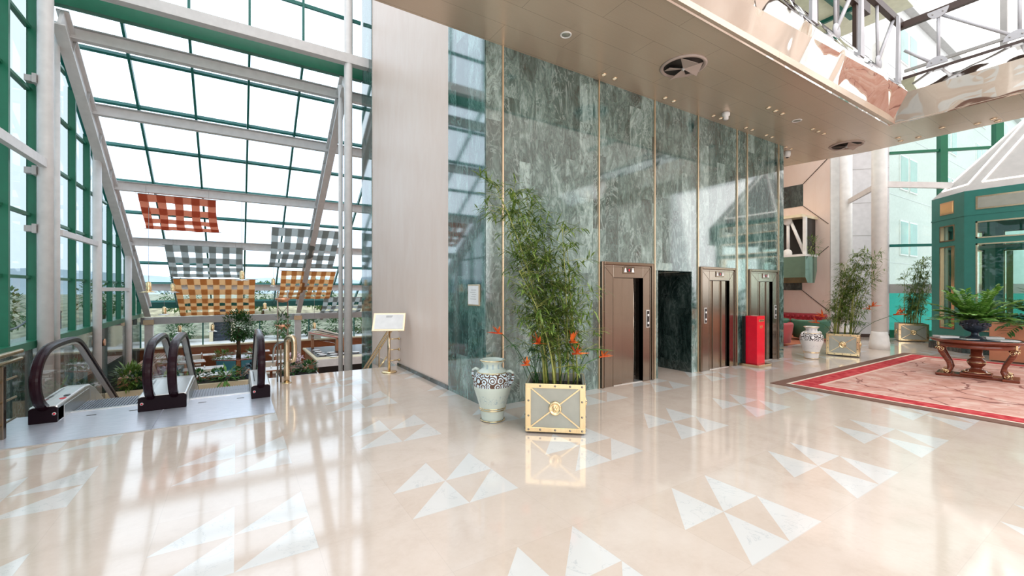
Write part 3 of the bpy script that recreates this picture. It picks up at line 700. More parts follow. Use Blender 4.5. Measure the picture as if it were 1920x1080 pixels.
# outdoor steps and a chain fence
st = thing('outdoor_steps', 'dark outdoor steps with pale cheeks beyond the low windows', 'steps', (-0.7,32.2,-1.4))
g = G()
for i in range(9): g.box(-1.2, -0.32, 32.0+0.19*i, 33.9, -1.4+0.21*i, -1.19+0.21*i)
g.build('tread', M['urn'], st, True)
G().box(-1.4, -1.22, 31.8, 33.9, -1.4, 0.74).build('cheek', M['cream'], st, True)
G().box(-0.30, -0.10, 31.8, 33.9, -1.4, 0.74).build('cheek', M['cream'], st, True)
for i in range(6):
    y = 10.4+3.2*i
    tag(G().lathe([(0.13,0),(0.13,0.06),(0.06,0.10),(0.055,0.95),(0.09,0.98),(0.0,1.08)], 12, (-6.5,y,-0.2)).build('bollard', M['urn']), 'dark bollard outside the left windows, %s from the camera' % ORD[i], 'bollard', 'bollards outside')
    if i < 5:
        pts = [(-6.5, y+3.2*k/10, -0.2+0.92-0.33*(1-(2*k/10-1)**2)) for k in range(11)]
        tag(G().tube(pts, 0.03, 6).build('chain', M['urn']), 'hanging dark chain outside the left windows, %s from the camera' % ORD[i], 'chain', 'chains outside')
# ================================================================== elevators
def elevator(x0, x1, h, ox0, ox1, oh, label, gap, buttons_left):
    e = thing('elevator', label, 'elevator', ((x0+x1)/2, 5.6, 0))
    yf = 5.57
    g = G(); g.box(x0, ox0, yf, 5.75, 0, h).box(ox1, x1, yf, 5.75, 0, h).box(ox0, ox1, yf, 5.75, oh, h)
    fr = g.build('frame', M['bronze'], e, True, bevel=0.006)
    for a, b, c, d in ((x0-0.005, x0+0.055, 0, h+0.005), (x1-0.055, x1+0.005, 0, h+0.005), (x0+0.055, x1-0.055, h-0.055, h+0.005)):
        G().box(a, b, yf-0.03, yf, c, d).build('moulding', M['bronze_dk'], e, True, bevel=0.012)
    for a, b, c, d in ((x0+0.075, x0+0.09, 0, h-0.075), (x1-0.09, x1-0.075, 0, h-0.075), (x0+0.09, x1-0.09, h-0.09, h-0.075)):
        G().box(a, b, yf-0.012, yf, c, d).build('bead', M['bronze'], e, True, bevel=0.004)
    # mitre lines at the head
    for s, xa, xb in ((0, x0+0.09, ox0), (1, x1-0.09, ox1)):
        G().bar((xa, yf-0.001, h-0.09), (xb, yf-0.001, oh), 0.004, 0.006, (0,1,0)).build('mitre_line', M['bronze_dk'], e, True)
    g = G(); g.box(ox0-0.012, ox0, yf-0.006, 5.66, 0, oh).box(ox1, ox1+0.012, yf-0.006, 5.66, 0, oh).box(ox0-0.012, ox1+0.012, yf-0.006, 5.66, oh, oh+0.012)
    g.build('jamb', M['bronze'], e, True)
    # folding door leaves, stepped in depth
    if gap:
        w = (ox1-ox0)*0.70; n = 2
        ws = [0.32, 0.42]
        xx = ox0
        for i, k in enumerate(ws):
            xe = ox0+(ox1-ox0)*sum(ws[:i+1])
            G().box(xx+0.002, xe-0.008, 5.610-0.022*(1-i), 5.64, 0.005, oh-0.005).build('door', M['bronze'], e, True, bevel=0.004)
            xx = xe
        G().lathe([(0.016,0.005),(0.016,oh-0.01)], 16, (xx-0.006,5.622,0)).build('door_edge', M['bronze'], e, True)
    else:
        ws = [0.10, 0.14, 0.30, 0.12, 0.20, 0.14]; dz = [0.0, 0.022, 0.006, 0.02, 0.0, 0.024]
        xx = ox0
        for i, k in enumerate(ws):
            xe = xx+(ox1-ox0)*k
            G().box(xx, xe, 5.60+dz[i], 5.66, 0.005, oh-0.005).build('door', M['bronze_dk'] if i in (1,3) else M['bronze'], e, True, bevel=0.006)
            xx = xe
    g = G(); g.box(ox0, ox1, 6.3, 6.32, 0, oh).box(ox0-0.02, ox0, 5.9, 6.32, 0, oh).box(ox1, ox1+0.02, 5.9, 6.32, 0, oh).box(ox0, ox1, 5.9, 6.32, oh, oh+0.02)
    g.build('shaft_lining', M['dark'], e, True)
    G().box(ox0, ox1, 5.58, 5.9, 0.0, 0.012).build('threshold', M['alu_trim'], e, True)
    # floor indicator with two lanterns
    xm = (ox0+ox1)/2; zi = oh+0.14
    ip = G().box(xm-0.15, xm+0.15, yf-0.012, yf, zi-0.065, zi+0.065).build('indicator_panel', M['bronze_dk'], e, True, bevel=0.004)
    G().box(xm-0.05, xm+0.05, yf-0.016, yf-0.012, zi-0.035, zi+0.035).build('display', M['black'], ip, True)
    G().box(xm-0.016, xm+0.016, yf-0.0175, yf-0.016, zi-0.02, zi+0.02).build('floor_number', M['red'], ip, True)
    for s in (-1, 1):
        xc = xm+s*0.10
        G().prism([(xc-0.035,yf-0.018,zi-0.04), (xc+0.035,yf-0.018,zi-0.04), (xc+0.008,yf-0.018,zi+0.045), (xc-0.008,yf-0.018,zi+0.045)], (0,0.006,0)).build('arrow_lantern', M['paper'], ip, True)
    # call buttons
    xb = (x0+ox0)/2+0.02 if buttons_left else (ox1+x1)/2-0.01
    cp = G().box(xb-0.045, xb+0.045, yf-0.012, yf, 1.02, 1.36).build('call_panel', M['alu_trim'], e, True, bevel=0.003)
    G().box(xb-0.032, xb+0.032, yf-0.014, yf-0.012, 1.04, 1.34).build('call_plate', M['black'], cp, True)
    for z in (1.11, 1.26):
        G().cyl((xb,yf-0.022,z), (xb,yf-0.014,z), 0.022, n=14).build('button', M['paper'], cp, True)
    return e
elevator(5.44, 6.815, 2.25, 5.742, 6.525, 1.97, 'bronze elevator entrance nearest the tall bamboo, door half open on a dark gap', True, False)
elevator(8.32, 9.67, 2.24, 8.66, 9.414, 1.955, 'bronze elevator entrance between the dark marble recess and the red box', False, True)
elevator(10.235, 11.60, 2.235, 10.636, 11.311, 1.95, 'bronze elevator entrance partly hidden behind the red box', False, False)

# red suggestion-box pillar
b = thing('collection_box', 'tall glossy red box pillar with a letter slot on a brass foot', 'box', (10.05, 5.36, 0))
G().box(-0.27, 0.27, -0.26, 0.19, 0, 0.06).build('foot', M['brass'], b, bevel=0.006)
G().box(-0.16, 0.17, -0.16, 0.10, 0.06, 1.15).build('body', M['red'], b, bevel=0.006)
G().box(-0.19, 0.15, 0.10, 0.17, 0.06, 1.14).build('back_panel', M['black'], b, bevel=0.004)
fr = G().box(-0.10, 0.12, -0.172, -0.16, 1.02, 1.07).build('slot_frame', M['gold'], b, bevel=0.004)
G().box(-0.08, 0.10, -0.174, -0.172, 1.037, 1.053).build('slot', M['dark'], fr)
g = G()
for dx in (-0.045, -0.015, 0.015, 0.045): g.prism([(0.01+dx-0.012,-0.163,0.90), (0.01+dx+0.012,-0.163,0.90), (0.01+dx*1.25,-0.163,0.945)], (0,0.003,0))
g.box(-0.05, 0.07, -0.163, -0.16, 0.885, 0.897); g.box(-0.035, 0.055, -0.163, -0.16, 0.865, 0.872)
g.build('crest', M['gold'], b)

# ================================================================== planters
def planter(label, loc, rz, w=0.70, h=0.60):
    p = thing('planter', label, 'planter', loc, rz)
    hw = w/2
    G().box(-hw, hw, -hw, hw, 0.025, 0.05).build('bottom', M['dark'], p)
    G().box(-hw+0.03, hw-0.03, -hw+0.03, hw-0.03, h-0.12, h-0.10).build('soil', M['soil'], p)
    for s in range(4):
        R = Matrix.Rotation(s*PI/2, 4, 'Z')
        def B(x0, x1, y0, y1, z0, z1): return G().box(x0, x1, y0, y1, z0, z1, R)
        pn = B(-hw, hw, -hw, -hw+0.02, 0.03, h-0.004).build('panel', M['panel_steel'], p)
        f = 0.055
        B(-hw-0.006, hw+0.006, -hw-0.012, -hw, h-f, h).build('brass_edge', M['gold'], p, bevel=0.003)
        B(-hw-0.006, hw+0.006, -hw-0.012, -hw, 0.025, 0.025+f).build('brass_edge', M['gold'], p, bevel=0.003)
        B(-hw-0.006, -hw+f, -hw-0.012, -hw, 0.025+f, h-f).build('brass_edge', M['gold'], p, bevel=0.003)
        B(hw-f, hw+0.006, -hw-0.012, -hw, 0.025+f, h-f).build('brass_edge', M['gold'], p, bevel=0.003)
        for a, c in (((-hw+f, 0.03+f), (hw-f, h-f)), ((-hw+f, h-f), (hw-f, 0.03+f))):
            g = G(); g.bar(R@Vector((a[0],-hw-0.003,a[1])), R@Vector((c[0],-hw-0.003,c[1])), 0.016, 0.008, R@Vector((0,1,0))); g.build('cross_strap', M['gold'], p)
        zc = h/2+0.01
        MM = R@Matrix.Translation((0,-hw-0.004,zc))@Matrix.Rotation(PI/2,4,'X')@Matrix.Diagonal((1,1.12,1,1))
        md = G().lathe([(0.0,0.022),(0.035,0.022),(0.052,0.012),(0.058,0.024),(0.072,0.024),(0.078,0.012),(0.078,0.0)], 28, M=MM).build('medallion', M['gold'], p)
        g = G()
        for (cx, cz, r) in ((-0.012,0.018,0.02), (0.014,0.016,0.018), (0.0,-0.008,0.022), (-0.006,-0.03,0.014), (0.018,-0.026,0.012)):
            g.sphere(R@Vector((cx,-hw-0.027,zc+cz)), r, 8, (1,1,1))
        g.build('relief', M['gold'], md)
        pts = [(-hw+0.17,h-f/2), (0,h-f/2), (hw-0.17,h-f/2), (hw-f/2,h-f/2), (-hw+f/2,h*0.66), (-hw+f/2,h*0.36), (hw-f/2,h*0.66), (hw-f/2,h*0.36), (-hw+f/2,0.025+f/2), (-hw+0.17,0.025+f/2), (0,0.025+f/2), (hw-0.17,0.025+f/2), (hw-f/2,0.025+f/2)]
        for (a, z) in pts:
            g = G(); g.sphere(R@Vector((a,-hw-0.013,z)), 0.013, 8); g.build('stud', M['stud'], p)
    return p
planter('steel and brass planter box under the tall bamboo beside the blue-white vase', (3.47, 4.37, 0), math.radians(-40.4), 0.70, 0.61)
planter('steel and brass planter box in the middle, behind the black and white vase', (13.74, 4.95, 0), math.radians(-73), 0.68, 0.58)
planter('steel and brass planter box in front of the glass wall, left of the teal kiosk', (19.45, 5.05, 0), math.radians(-66), 0.74, 0.60)

def bamboo(name, label, loc, seed, H, spread, n_culm, leaf_n, lean=(0,0), sprig=1.0, rot=0):
    rr = random.Random(seed)
    p = thing(name, label, 'plant', loc, rot)
    cg = G(); lg = G()
    for i in range(n_culm):
        bx, by = rr.uniform(-.22,.22), rr.uniform(-.22,.22)
        h = H*rr.choice((1.0, 0.85, 0.72, 0.6, 0.5))*rr.uniform(0.9,1.0) if i else H
        a = rr.uniform(0, 2*PI); tilt = spread*rr.uniform(0.2,1.0)*h
        ex, ey = math.cos(a)*tilt+lean[0]*h/H, math.sin(a)*tilt+lean[1]*h/H
        if i == 0: ex, ey = lean[0]*1.3, lean[1]*1.3
        pts = []
        for k in range(8):
            u = k/7; pts.append(Vector((bx+ex*u**1.8, by+ey*u**1.8, h*u*(1-0.05*u))))
        cg.tube(pts, [0.013*(1-0.75*k/7) for k in range(8)], 6)
        nn = int(leaf_n*h/H)
        for q_ in range(nn):
            u = 0.16+0.84*rr.random()**0.8
            k = min(6, int(u*7)); c = pts[k].lerp(pts[k+1], u*7-k)
            a2 = rr.uniform(0, 2*PI); d = Vector((math.cos(a2), math.sin(a2), rr.uniform(0.1,0.8))).normalized()
            L = rr.uniform(0.10,0.34)*sprig*(1.15-0.45*u)
            tip = c + d*L + Vector((0,0,-0.05*L))
            cg.tube([c, c.lerp(tip,0.5)+Vector((0,0,0.02)), tip], [0.003,0.0022,0.0012], 4, False)
            for m in range(rr.randint(7,11)):
                s_ = rr.uniform(0.3,1.0); bp = c.lerp(tip, s_)
                e = (d*0.7 + Vector((rr.uniform(-1,1), rr.uniform(-1,1), rr.uniform(-0.5,0.35)))).normalized()
                lg.leaf(bp, e, rr.uniform(0.12,0.21), rr.uniform(0.016,0.026), rr.uniform(0.3,0.9), segs=3)
    cg.build('culms', M['culm'], p); lg.build('foliage', M['leaf'], p, fix=False)
    return p
bamboo('bamboo', 'tallest bamboo plant, in front of the green marble beside the first elevator', (3.47,4.37,0.50), 11, 2.66, 0.15, 15, 48, (-0.42,0.12), 1.62)
bamboo('bamboo', 'bushy bamboo plant in the middle planter before the beige lounge wall', (13.74,4.95,0.47), 23, 2.55, 0.17, 16, 40, (0.10,-0.46), 1.15)
bamboo('bamboo', 'bamboo plant against the glass wall left of the teal kiosk', (19.45,5.05,0.49), 31, 2.5, 0.16, 15, 36, (0.20,-0.35), 1.1)

# ground plants and bird-of-paradise flowers growing in each planter
def grass_tuft(label, loc, seed, n, L, r):
    rr = random.Random(seed); t = thing('umbrella_sedge', label, 'plant', loc)
    g = G(); st = G()
    for i in range(n):
        a = rr.uniform(0, 2*PI); d = Vector((math.cos(a)*0.45, math.sin(a)*0.45, 1)).normalized(); k = L*rr.uniform(0.6,1)
        b0 = Vector((rr.uniform(-r,r), rr.uniform(-r,r), 0)); tip = b0+d*k
        st.tube([b0, b0.lerp(tip,0.5)+Vector((0,0,0.03)), tip], [0.005,0.004,0.003], 5, False)
        for m in range(16):
            a2 = 2*PI*m/16+rr.uniform(-.1,.1); e = Vector((math.cos(a2), math.sin(a2), rr.uniform(-0.15,0.5)))
            g.leaf(tip, e, rr.uniform(0.14,0.24), 0.012, 0.7, segs=3)
    st.build('stems', M['leaf_dk'], t, fix=False); g.build('leaves', M['leaf_dk'], t, fix=False)
grass_tuft('dark feathery sedge at the left of the nearest planter', (3.28,4.52,0.50), 5, 11, 0.62, 0.10)
grass_tuft('dark feathery sedge at the right of the middle planter', (13.75,4.72,0.47), 6, 8, 0.5, 0.14)
def bird_flower(label, base, head, a, big=1.0):
    f = thing('bird_of_paradise', label, 'flower', base)
    b0 = Vector(base); h = Vector(head); mid = b0.lerp(h, 0.55)+Vector((0,0,0.10))
    G().tube([b0, b0.lerp(mid,0.6)+Vector((0,0,0.03)), mid, h], 0.006, 6).build('stem', M['leaf_dk'], f, True)
    d = Vector((math.cos(a), math.sin(a), 0.1)); g = G()
    g.tube([h-d*0.01, h+d*0.09*big, h+d*0.17*big], [0.012*big,0.010*big,0.001], 6)
    g.build('spathe', M['flower'], f, True)
    g = G(); rr = random.Random(int(a*100))
    for k in range(7):
        e = d*0.6+Vector((rr.uniform(-.8,.8), rr.uniform(-.8,.8), rr.uniform(0.1,1.1)))
        g.leaf(h+d*0.04, e, 0.12*big, 0.028*big, 0.25, segs=3)
    g.build('petals', M['flower'], f, True, fix=False)
bird_flower('orange flower reaching out over the blue-white vase', (3.22,4.45,0.5), (2.80,4.62,1.20), PI*0.85, 1.1)
bird_flower('orange flower low on the left of the nearest planter', (3.24,4.40,0.5), (2.98,4.28,0.84), PI*1.1, 1.0)
bird_flower('orange-red flower cluster left of the tall bamboo stems', (3.35,4.35,0.5), (3.10,4.22,1.10), PI*1.2, 1.4)
bird_flower('orange-red flower at the middle of the tall bamboo, upper of two', (3.42,4.25,0.5), (3.38,3.98,1.12), PI*1.4, 1.4)
bird_flower('orange-red flower at the middle of the tall bamboo, lower of two', (3.45,4.22,0.5), (3.40,3.96,0.98), PI*1.7, 1.2)
bird_flower('orange flower leaning right towards the first elevator', (3.62,4.25,0.5), (3.86,3.98,0.90), -0.6, 1.0)
bird_flower('red flower on a long stem right of the middle planter', (13.75,4.75,0.47), (13.95,3.95,1.12), -1.4, 1.5)
bird_flower('red flower higher beside the grey wall, above the middle planter', (13.75,4.78,0.47), (13.85,4.40,1.32), -1.3, 1.4)
bird_flower('orange-red flower cluster at the left of the middle planter', (13.7,5.1,0.47), (13.5,5.30,1.02), 2.2, 1.8)
bird_flower('second orange-red flower cluster low at the left of the middle planter', (13.7,5.15,0.47), (13.3,5.35,0.85), 2.4, 1.6)
bird_flower('red flower left of the planter by the glass wall', (19.4,5.2,0.49), (18.95,6.0,1.05), 2.2, 1.6)
bird_flower('red flower at the front of the planter by the glass wall', (19.4,5.0,0.49), (18.95,5.15,0.98), 3.2, 1.8)
# broad single leaf leaning right out of the nearest planter
t = thing('broad_leaf_plant', 'single broad green leaf reaching from the nearest planter to the first elevator', 'plant', (3.66,4.20,0.5))
G().tube([(0,0,0), (0.04,-0.05,0.30), (0.12,-0.10,0.50)], [0.008,0.007,0.005], 6).build('stem', M['leaf_dk'], t)
g = G(); g.leaf((0.10,-0.09,0.48), (1,-0.62,0.18), 0.36, 0.13, 0.3, segs=4); g.build('leaf_blade', M['leaf_gl'], t, fix=False)

# ================================================================== vases
def mat_vase(name, body, band_bg, scroll, line):
    t = NT(name); o = t.coord(); x, y, z = t.xyz(o)[0:3]
    ang = t.math('ARCTAN2', y, x); v = t.comb(t.math('MULTIPLY', ang, 2.2), 0, t.math('MULTIPLY', z, 9.0))
    vo = t.n('ShaderNodeTexVoronoi', feature='F1'); t.l(v, vo.inputs['Vector']); vo.inputs['Scale'].default_value = 1.25; vo.inputs['Randomness'].default_value = 0.75
    wv = t.math('SINE', t.math('ADD', t.math('MULTIPLY', vo.outputs['Distance'], 24), t.math('MULTIPLY', t.noise(v, 1.3, 2), 7)))
    sc = t.math('GREATER_THAN', wv, 0.15)
    inb = t.math('MULTIPLY', t.math('GREATER_THAN', z, 0.47), t.math('LESS_THAN', z, 0.645))
    c = t.mix(sc, band_bg, scroll); c = t.mix(inb, body, c)
    # fine line drawing on the belly
    nz = t.noise(t.comb(t.math('MULTIPLY', ang, 2.6), 0, t.math('MULTIPLY', z, 10)), 1.6, 2, 0.5, 1.2)
    ln = t.math('LESS_THAN', t.math('ABSOLUTE', t.math('SUBTRACT', nz, 0.5)), 0.012)
    inl = t.math('MULTIPLY', t.math('GREATER_THAN', z, 0.25), t.math('LESS_THAN', z, 0.36))
    c = t.mix(t.math('MULTIPLY', t.math('MULTIPLY', ln, inl), 0.8), c, line)
    nn = t.math('MULTIPLY', t.math('GREATER_THAN', z, 0.70), t.math('LESS_THAN', z, 0.76))
    dm = t.math('GREATER_THAN', t.math('SINE', t.math('MULTIPLY', ang, 10)), 0.45)
    c = t.mix(t.math('MULTIPLY', t.math('MULTIPLY', nn, dm), 0.6), c, line)
    return t.set(c, 0.14, 0, 0.5)
def vase(label, loc, mat, rz):
    v = thing('vase', label, 'vase', loc, rz)
    pr = [(0.0,0.012),(0.148,0.0),(0.150,0.03),(0.158,0.10),(0.180,0.20),(0.215,0.32),(0.248,0.42),(0.256,0.47),(0.258,0.52),(0.250,0.58),(0.222,0.635),(0.175,0.675),(0.130,0.705),(0.122,0.735),(0.132,0.765),(0.158,0.788),(0.166,0.805),(0.160,0.818),(0.140,0.815),(0.118,0.78),(0.108,0.73),(0.13,0.68),(0.0,0.60)]
    G().lathe(pr, 48).build('body', mat, v)
    for r, z in ((0.160,0.015), (0.172,0.155), (0.176,0.18), (0.205,0.652), (0.168,0.806)):
        pts = [(r*math.cos(2*PI*k/36), r*math.sin(2*PI*k/36), z) for k in range(37)]
        G().tube(pts, 0.007, 6).build('gilt_ring', M['gold'], v)
    for s in (-1, 1):
        G().tube([(s*0.20,0,0.655), (s*0.255,0,0.675), (s*0.292,0,0.655), (s*0.300,0,0.60), (s*0.285,0,0.54), (s*0.252,0,0.50)], [0.02,0.02,0.019,0.019,0.019,0.022], 10).build('handle', mat, v)
    return v
vase('pale blue-green vase with a brown scroll band at the marble corner', (2.90,5.02,0), mat_vase('celadon_glaze', (0.58,0.66,0.60), (0.10,0.045,0.025), (0.62,0.74,0.80), (0.24,0.36,0.44)), math.radians(125))
vase('white vase with a black scroll band standing near the red box', (12.32,5.12,0), mat_vase('white_glaze', (0.72,0.70,0.68), (0.045,0.035,0.035), (0.82,0.81,0.80), (0.42,0.42,0.48)), math.radians(-20))

# ================================================================== rug, table and what stands on it
def mat_rug():
    t = NT('pink_floral_rug'); P = t.pos(); x, y, z = t.xyz(P)[0:3]
    d = t.math('MINIMUM', t.math('SUBTRACT', x, 8.38), t.math('SUBTRACT', 15.5, x))
    d = t.math('MINIMUM', d, t.math('SUBTRACT', 4.17, y))
    n0 = t.noise(t.scale(P, (1.2, 1.2, 1)), 2.6, 5, 0.6, 0.5)
    fld = t.ramp(n0, [(0.33, (0.50, 0.26, 0.20)), (0.5, (0.58, 0.335, 0.28)), (0.66, (0.66, 0.48, 0.41))])
    # branching stems: noise-bent voronoi edges, broken up
    wv = t.n('ShaderNodeTexNoise'); t.l(P, wv.inputs['Vector']); wv.inputs['Scale'].default_value = 1.1; wv.inputs['Detail'].default_value = 3
    sc = t.n('ShaderNodeVectorMath', operation='SCALE'); t.l(wv.outputs['Color'], sc.inputs[0]); sc.inputs['Scale'].default_value = 0.9
    ad = t.n('ShaderNodeVectorMath', operation='ADD'); t.l(P, ad.inputs[0]); t.l(sc.outputs[0], ad.inputs[1])
    vo = t.n('ShaderNodeTexVoronoi', feature='DISTANCE_TO_EDGE'); t.l(ad.outputs[0], vo.inputs['Vector']); vo.inputs['Scale'].default_value = 0.85
    brk = t.noise(P, 0.9, 2)
    ww = t.math('MULTIPLY', t.math('SUBTRACT', brk, 0.38), 0.085)
    stem = t.math('LESS_THAN', vo.outputs['Distance'], ww)
    bl = t.noise(P, 7.5, 2); bud = t.math('GREATER_THAN', bl, 0.70)
    m = t.math('MULTIPLY', t.math('MAXIMUM', stem, t.math('MULTIPLY', bud, 0.7)), 0.8)
    c = t.mix(m, fld, (0.20, 0.07, 0.06))
    redn = t.noise(t.scale(P, (2, 2, 2)), 4, 4)
    red = t.ramp(redn, [(0.4, (0.42, 0.035, 0.045)), (0.65, (0.60, 0.10, 0.10))])
    c = t.mix(t.math('LESS_THAN', d, 0.62), c, (0.72, 0.52, 0.43))
    c = t.mix(t.math('LESS_THAN', d, 0.56), c, red)
    c = t.mix(t.math('LESS_THAN', d, 0.24), c, (0.75, 0.64, 0.52))
    c = t.mix(t.math('LESS_THAN', d, 0.19), c, (0.19, 0.11, 0.085))
    t.bump(t.noise(P, 220, 2), 0.25, 0.004)
    return t.set(c, 0.95, 0, 0.1)
tag(G().box(8.38, 15.5, -2.2, 4.17, 0.0, 0.014).build('rug', mat_rug()), 'large pink rug with brown branches and a red and brown border', 'rug')

TX, TY = 12.32, 2.22; TZ = 0.016
tb = thing('table', 'round mahogany table with scrolled legs on the pink rug', 'table', (TX,TY,TZ), math.radians(-83))
G().lathe([(0.0,0.70),(0.63,0.70),(0.655,0.715),(0.67,0.735),(0.665,0.752),(0.64,0.76),(0.0,0.76)], 64).build('tabletop', M['mahogany'], tb)
G().lathe([(0.53,0.60),(0.56,0.605),(0.565,0.62),(0.565,0.70),(0.53,0.70)], 64).build('apron', M['mahogany'], tb)
ins = G().lathe([(0.0,0.7605),(0.58,0.7605),(0.58,0.764),(0.0,0.764)], 64).build('table_inlay', M['urn'], tb)
ins['label'] = 'dark polished inset of the tabletop'
G().lathe([(0.0,0.09),(0.20,0.09),(0.20,0.11),(0.155,0.12),(0.15,0.145),(0.10,0.16),(0.075,0.19),(0.085,0.21),(0.12,0.25),(0.135,0.30),(0.125,0.345),(0.085,0.375),(0.075,0.39),(0.10,0.40),(0.10,0.42),(0.085,0.44),(0.085,0.60),(0.0,0.60)], 32).build('pedestal', M['mahogany'], tb)
for r, z in ((0.135,0.30), (0.10,0.41), (0.19,0.11)):
    pts = [(r*math.cos(2*PI*k/32), r*math.sin(2*PI*k/32), z) for k in range(33)]
    G().tube(pts, 0.008, 6).build('gilt_ring', M['gold'], tb)
G().box(-0.50, 0.50, -0.17, 0.17, 0.0, 0.05).box(-0.56, -0.34, -0.26, 0.26, 0.0, 0.055).box(0.34, 0.56, -0.26, 0.26, 0.0, 0.055).box(-0.22, 0.22, -0.20, 0.20, 0.05, 0.09).build('plinth', M['mahogany'], tb, bevel=0.012)
for sx in (-1, 1):
    for sy in (-1, 1):
        x0, y0 = sx*0.44, sy*0.20
        ax = Vector((sx*0.9, sy*0.42, 0)).normalized()
        def P3(r, z): return (ax.x*r, ax.y*r, z)
        lg = G().tube([P3(0.47,0.075), P3(0.42,0.10), P3(0.39,0.17), P3(0.41,0.27), P3(0.47,0.38), P3(0.525,0.48), P3(0.54,0.55), P3(0.50,0.60)], [0.035,0.045,0.042,0.036,0.038,0.044,0.05,0.045], 10).build('leg', M['mahogany'], tb)
        for (r, z, s) in ((0.545,0.545,0.055), (0.46,0.095,0.042)):
            g = G()
            for off in (-0.045, 0.045):
                sd = Vector((-ax.y, ax.x, 0))*off
                pts = []
                for k in range(20):
                    a = k/19*3.2*PI; rad = s*(1-0.8*k/19)
                    c = Vector(P3(r+rad*math.cos(a), z+rad*math.sin(a)))+sd; pts.append(c)
                g.tube(pts, 0.008, 5)
            g.build('gilt_scroll', M['gold'], lg)
        G().box(-0.03, 0.03, -0.012, 0.012, 0.61, 0.69, Matrix.Translation((ax.x*0.568, ax.y*0.568, 0))@Matrix.Rotation(math.atan2(ax.y, ax.x)+PI/2, 4, 'Z')).build('gilt_block', M['gold'], lg)
u = thing('urn', 'dark relief urn on the round table holding the leafy plant', 'urn', (12.36,2.25,TZ+0.764))
G().lathe([(0.0,0.0),(0.13,0.0),(0.13,0.02),(0.10,0.035),(0.06,0.06),(0.05,0.10),(0.055,0.125),(0.10,0.14),(0.16,0.18),(0.195,0.24),(0.205,0.30),(0.215,0.35),(0.235,0.375),(0.235,0.395),(0.205,0.395),(0.19,0.36),(0.0,0.34)], 40).build('bowl', M['urn'], u)
g = G()
for k in range(16):
    a = 2*PI*k/16
    g.sphere((0.20*math.cos(a), 0.20*math.sin(a), 0.275+0.03*(k % 2)), 0.028, 8, (1,1,1.25))
g.build('relief', M['urn'], u)
G().lathe([(0.0,0.345),(0.192,0.352),(0.0,0.37)], 20).build('soil', M['soil'], u)
def zz_plant(label, loc, seed, n, L, mat, leafL=0.075, leafW=0.036, flat=1.0):
    rr = random.Random(seed); t = thing('leafy_plant', label, 'plant', loc)
    sg = G(); lg = G()
    for i in range(n):
        a = 2*PI*i/n*1.0+rr.uniform(-.3,.3); k = L*rr.uniform(0.6,1.05); el = rr.uniform(0.2,1.4)
        d = Vector((math.cos(a)*math.cos(el), math.sin(a)*math.cos(el), math.sin(el)))
        p = Vector((math.cos(a)*0.07, math.sin(a)*0.07, 0)); pts = [p.copy()]
        for s_ in range(8):
            d = (d+Vector((0,0,-0.13*flat))).normalized(); p = p+d*(k/8); pts.append(p.copy())
        sg.tube(pts, [0.011-0.001*s_ for s_ in range(9)], 6)
        side0 = d.cross(Vector((0,0,1))).normalized()
        for s_ in range(1, 9):
            for sub in (0.0, 0.5):
                c = pts[s_-1].lerp(pts[s_], sub+0.25); tdir = (pts[s_]-pts[s_-1]).normalized()
                sd = tdir.cross(Vector((0,0,1)))
                if sd.length < 0.1: sd = side0
                sd.normalize()
                for sgn in (-1, 1):
                    e = sd*sgn*0.9+tdir*0.7+Vector((0,0,0.25+rr.uniform(-.2,.2)))
                    lg.leaf(c, e, leafL*rr.uniform(0.85,1.25), leafW*rr.uniform(0.85,1.2), 0.3, up=(rr.uniform(-.3,.3), rr.uniform(-.3,.3), 1), segs=4)
    sg.build('stems', M['leaf_gl'], t, fix=False); lg.build('leaves', mat, t, fix=False)
    return t
zz_plant('arching plant with glossy paired leaves in the dark urn', (12.36,2.25,TZ+0.764+0.36), 3, 66, 0.76, M['leaf_gl'], 0.10, 0.060, 0.6)
# printed matter round the urn
def papers(label, x, y, rz, w, h, th, n, top='paper'):
    m = thing('magazine_stack', label, 'magazines', (x,y,TZ+0.764), rz)
    for i in range(n):
        G().box(-w/2+0.006*(i%2), w/2+0.006*(i%2), -h/2, h/2, i*th, (i+1)*th-0.001).build('magazine', M['paper'], m)
    g = G()
    for k in range(4): g.box(-w*0.35, w*0.1+0.04*k, -h*0.3+k*h*0.16, -h*0.3+k*h*0.16+0.012, n*th-0.001, n*th+0.0002)
    g.build('print', M['ink'], m)
papers('thick white magazine stack at the left of the dark urn', 12.15, 2.62, 0.7, 0.24, 0.31, 0.012, 3)
papers('flat white leaflets just in front of the dark urn', 12.02, 2.26, 0.95, 0.15, 0.24, 0.006, 2)
papers('white magazines behind the foot of the dark urn', 12.62, 2.05, 0.5, 0.2, 0.26, 0.012, 3)
papers('wide white brochure pile at the right of the dark urn', 12.22, 1.85, 0.9, 0.26, 0.33, 0.008, 2)

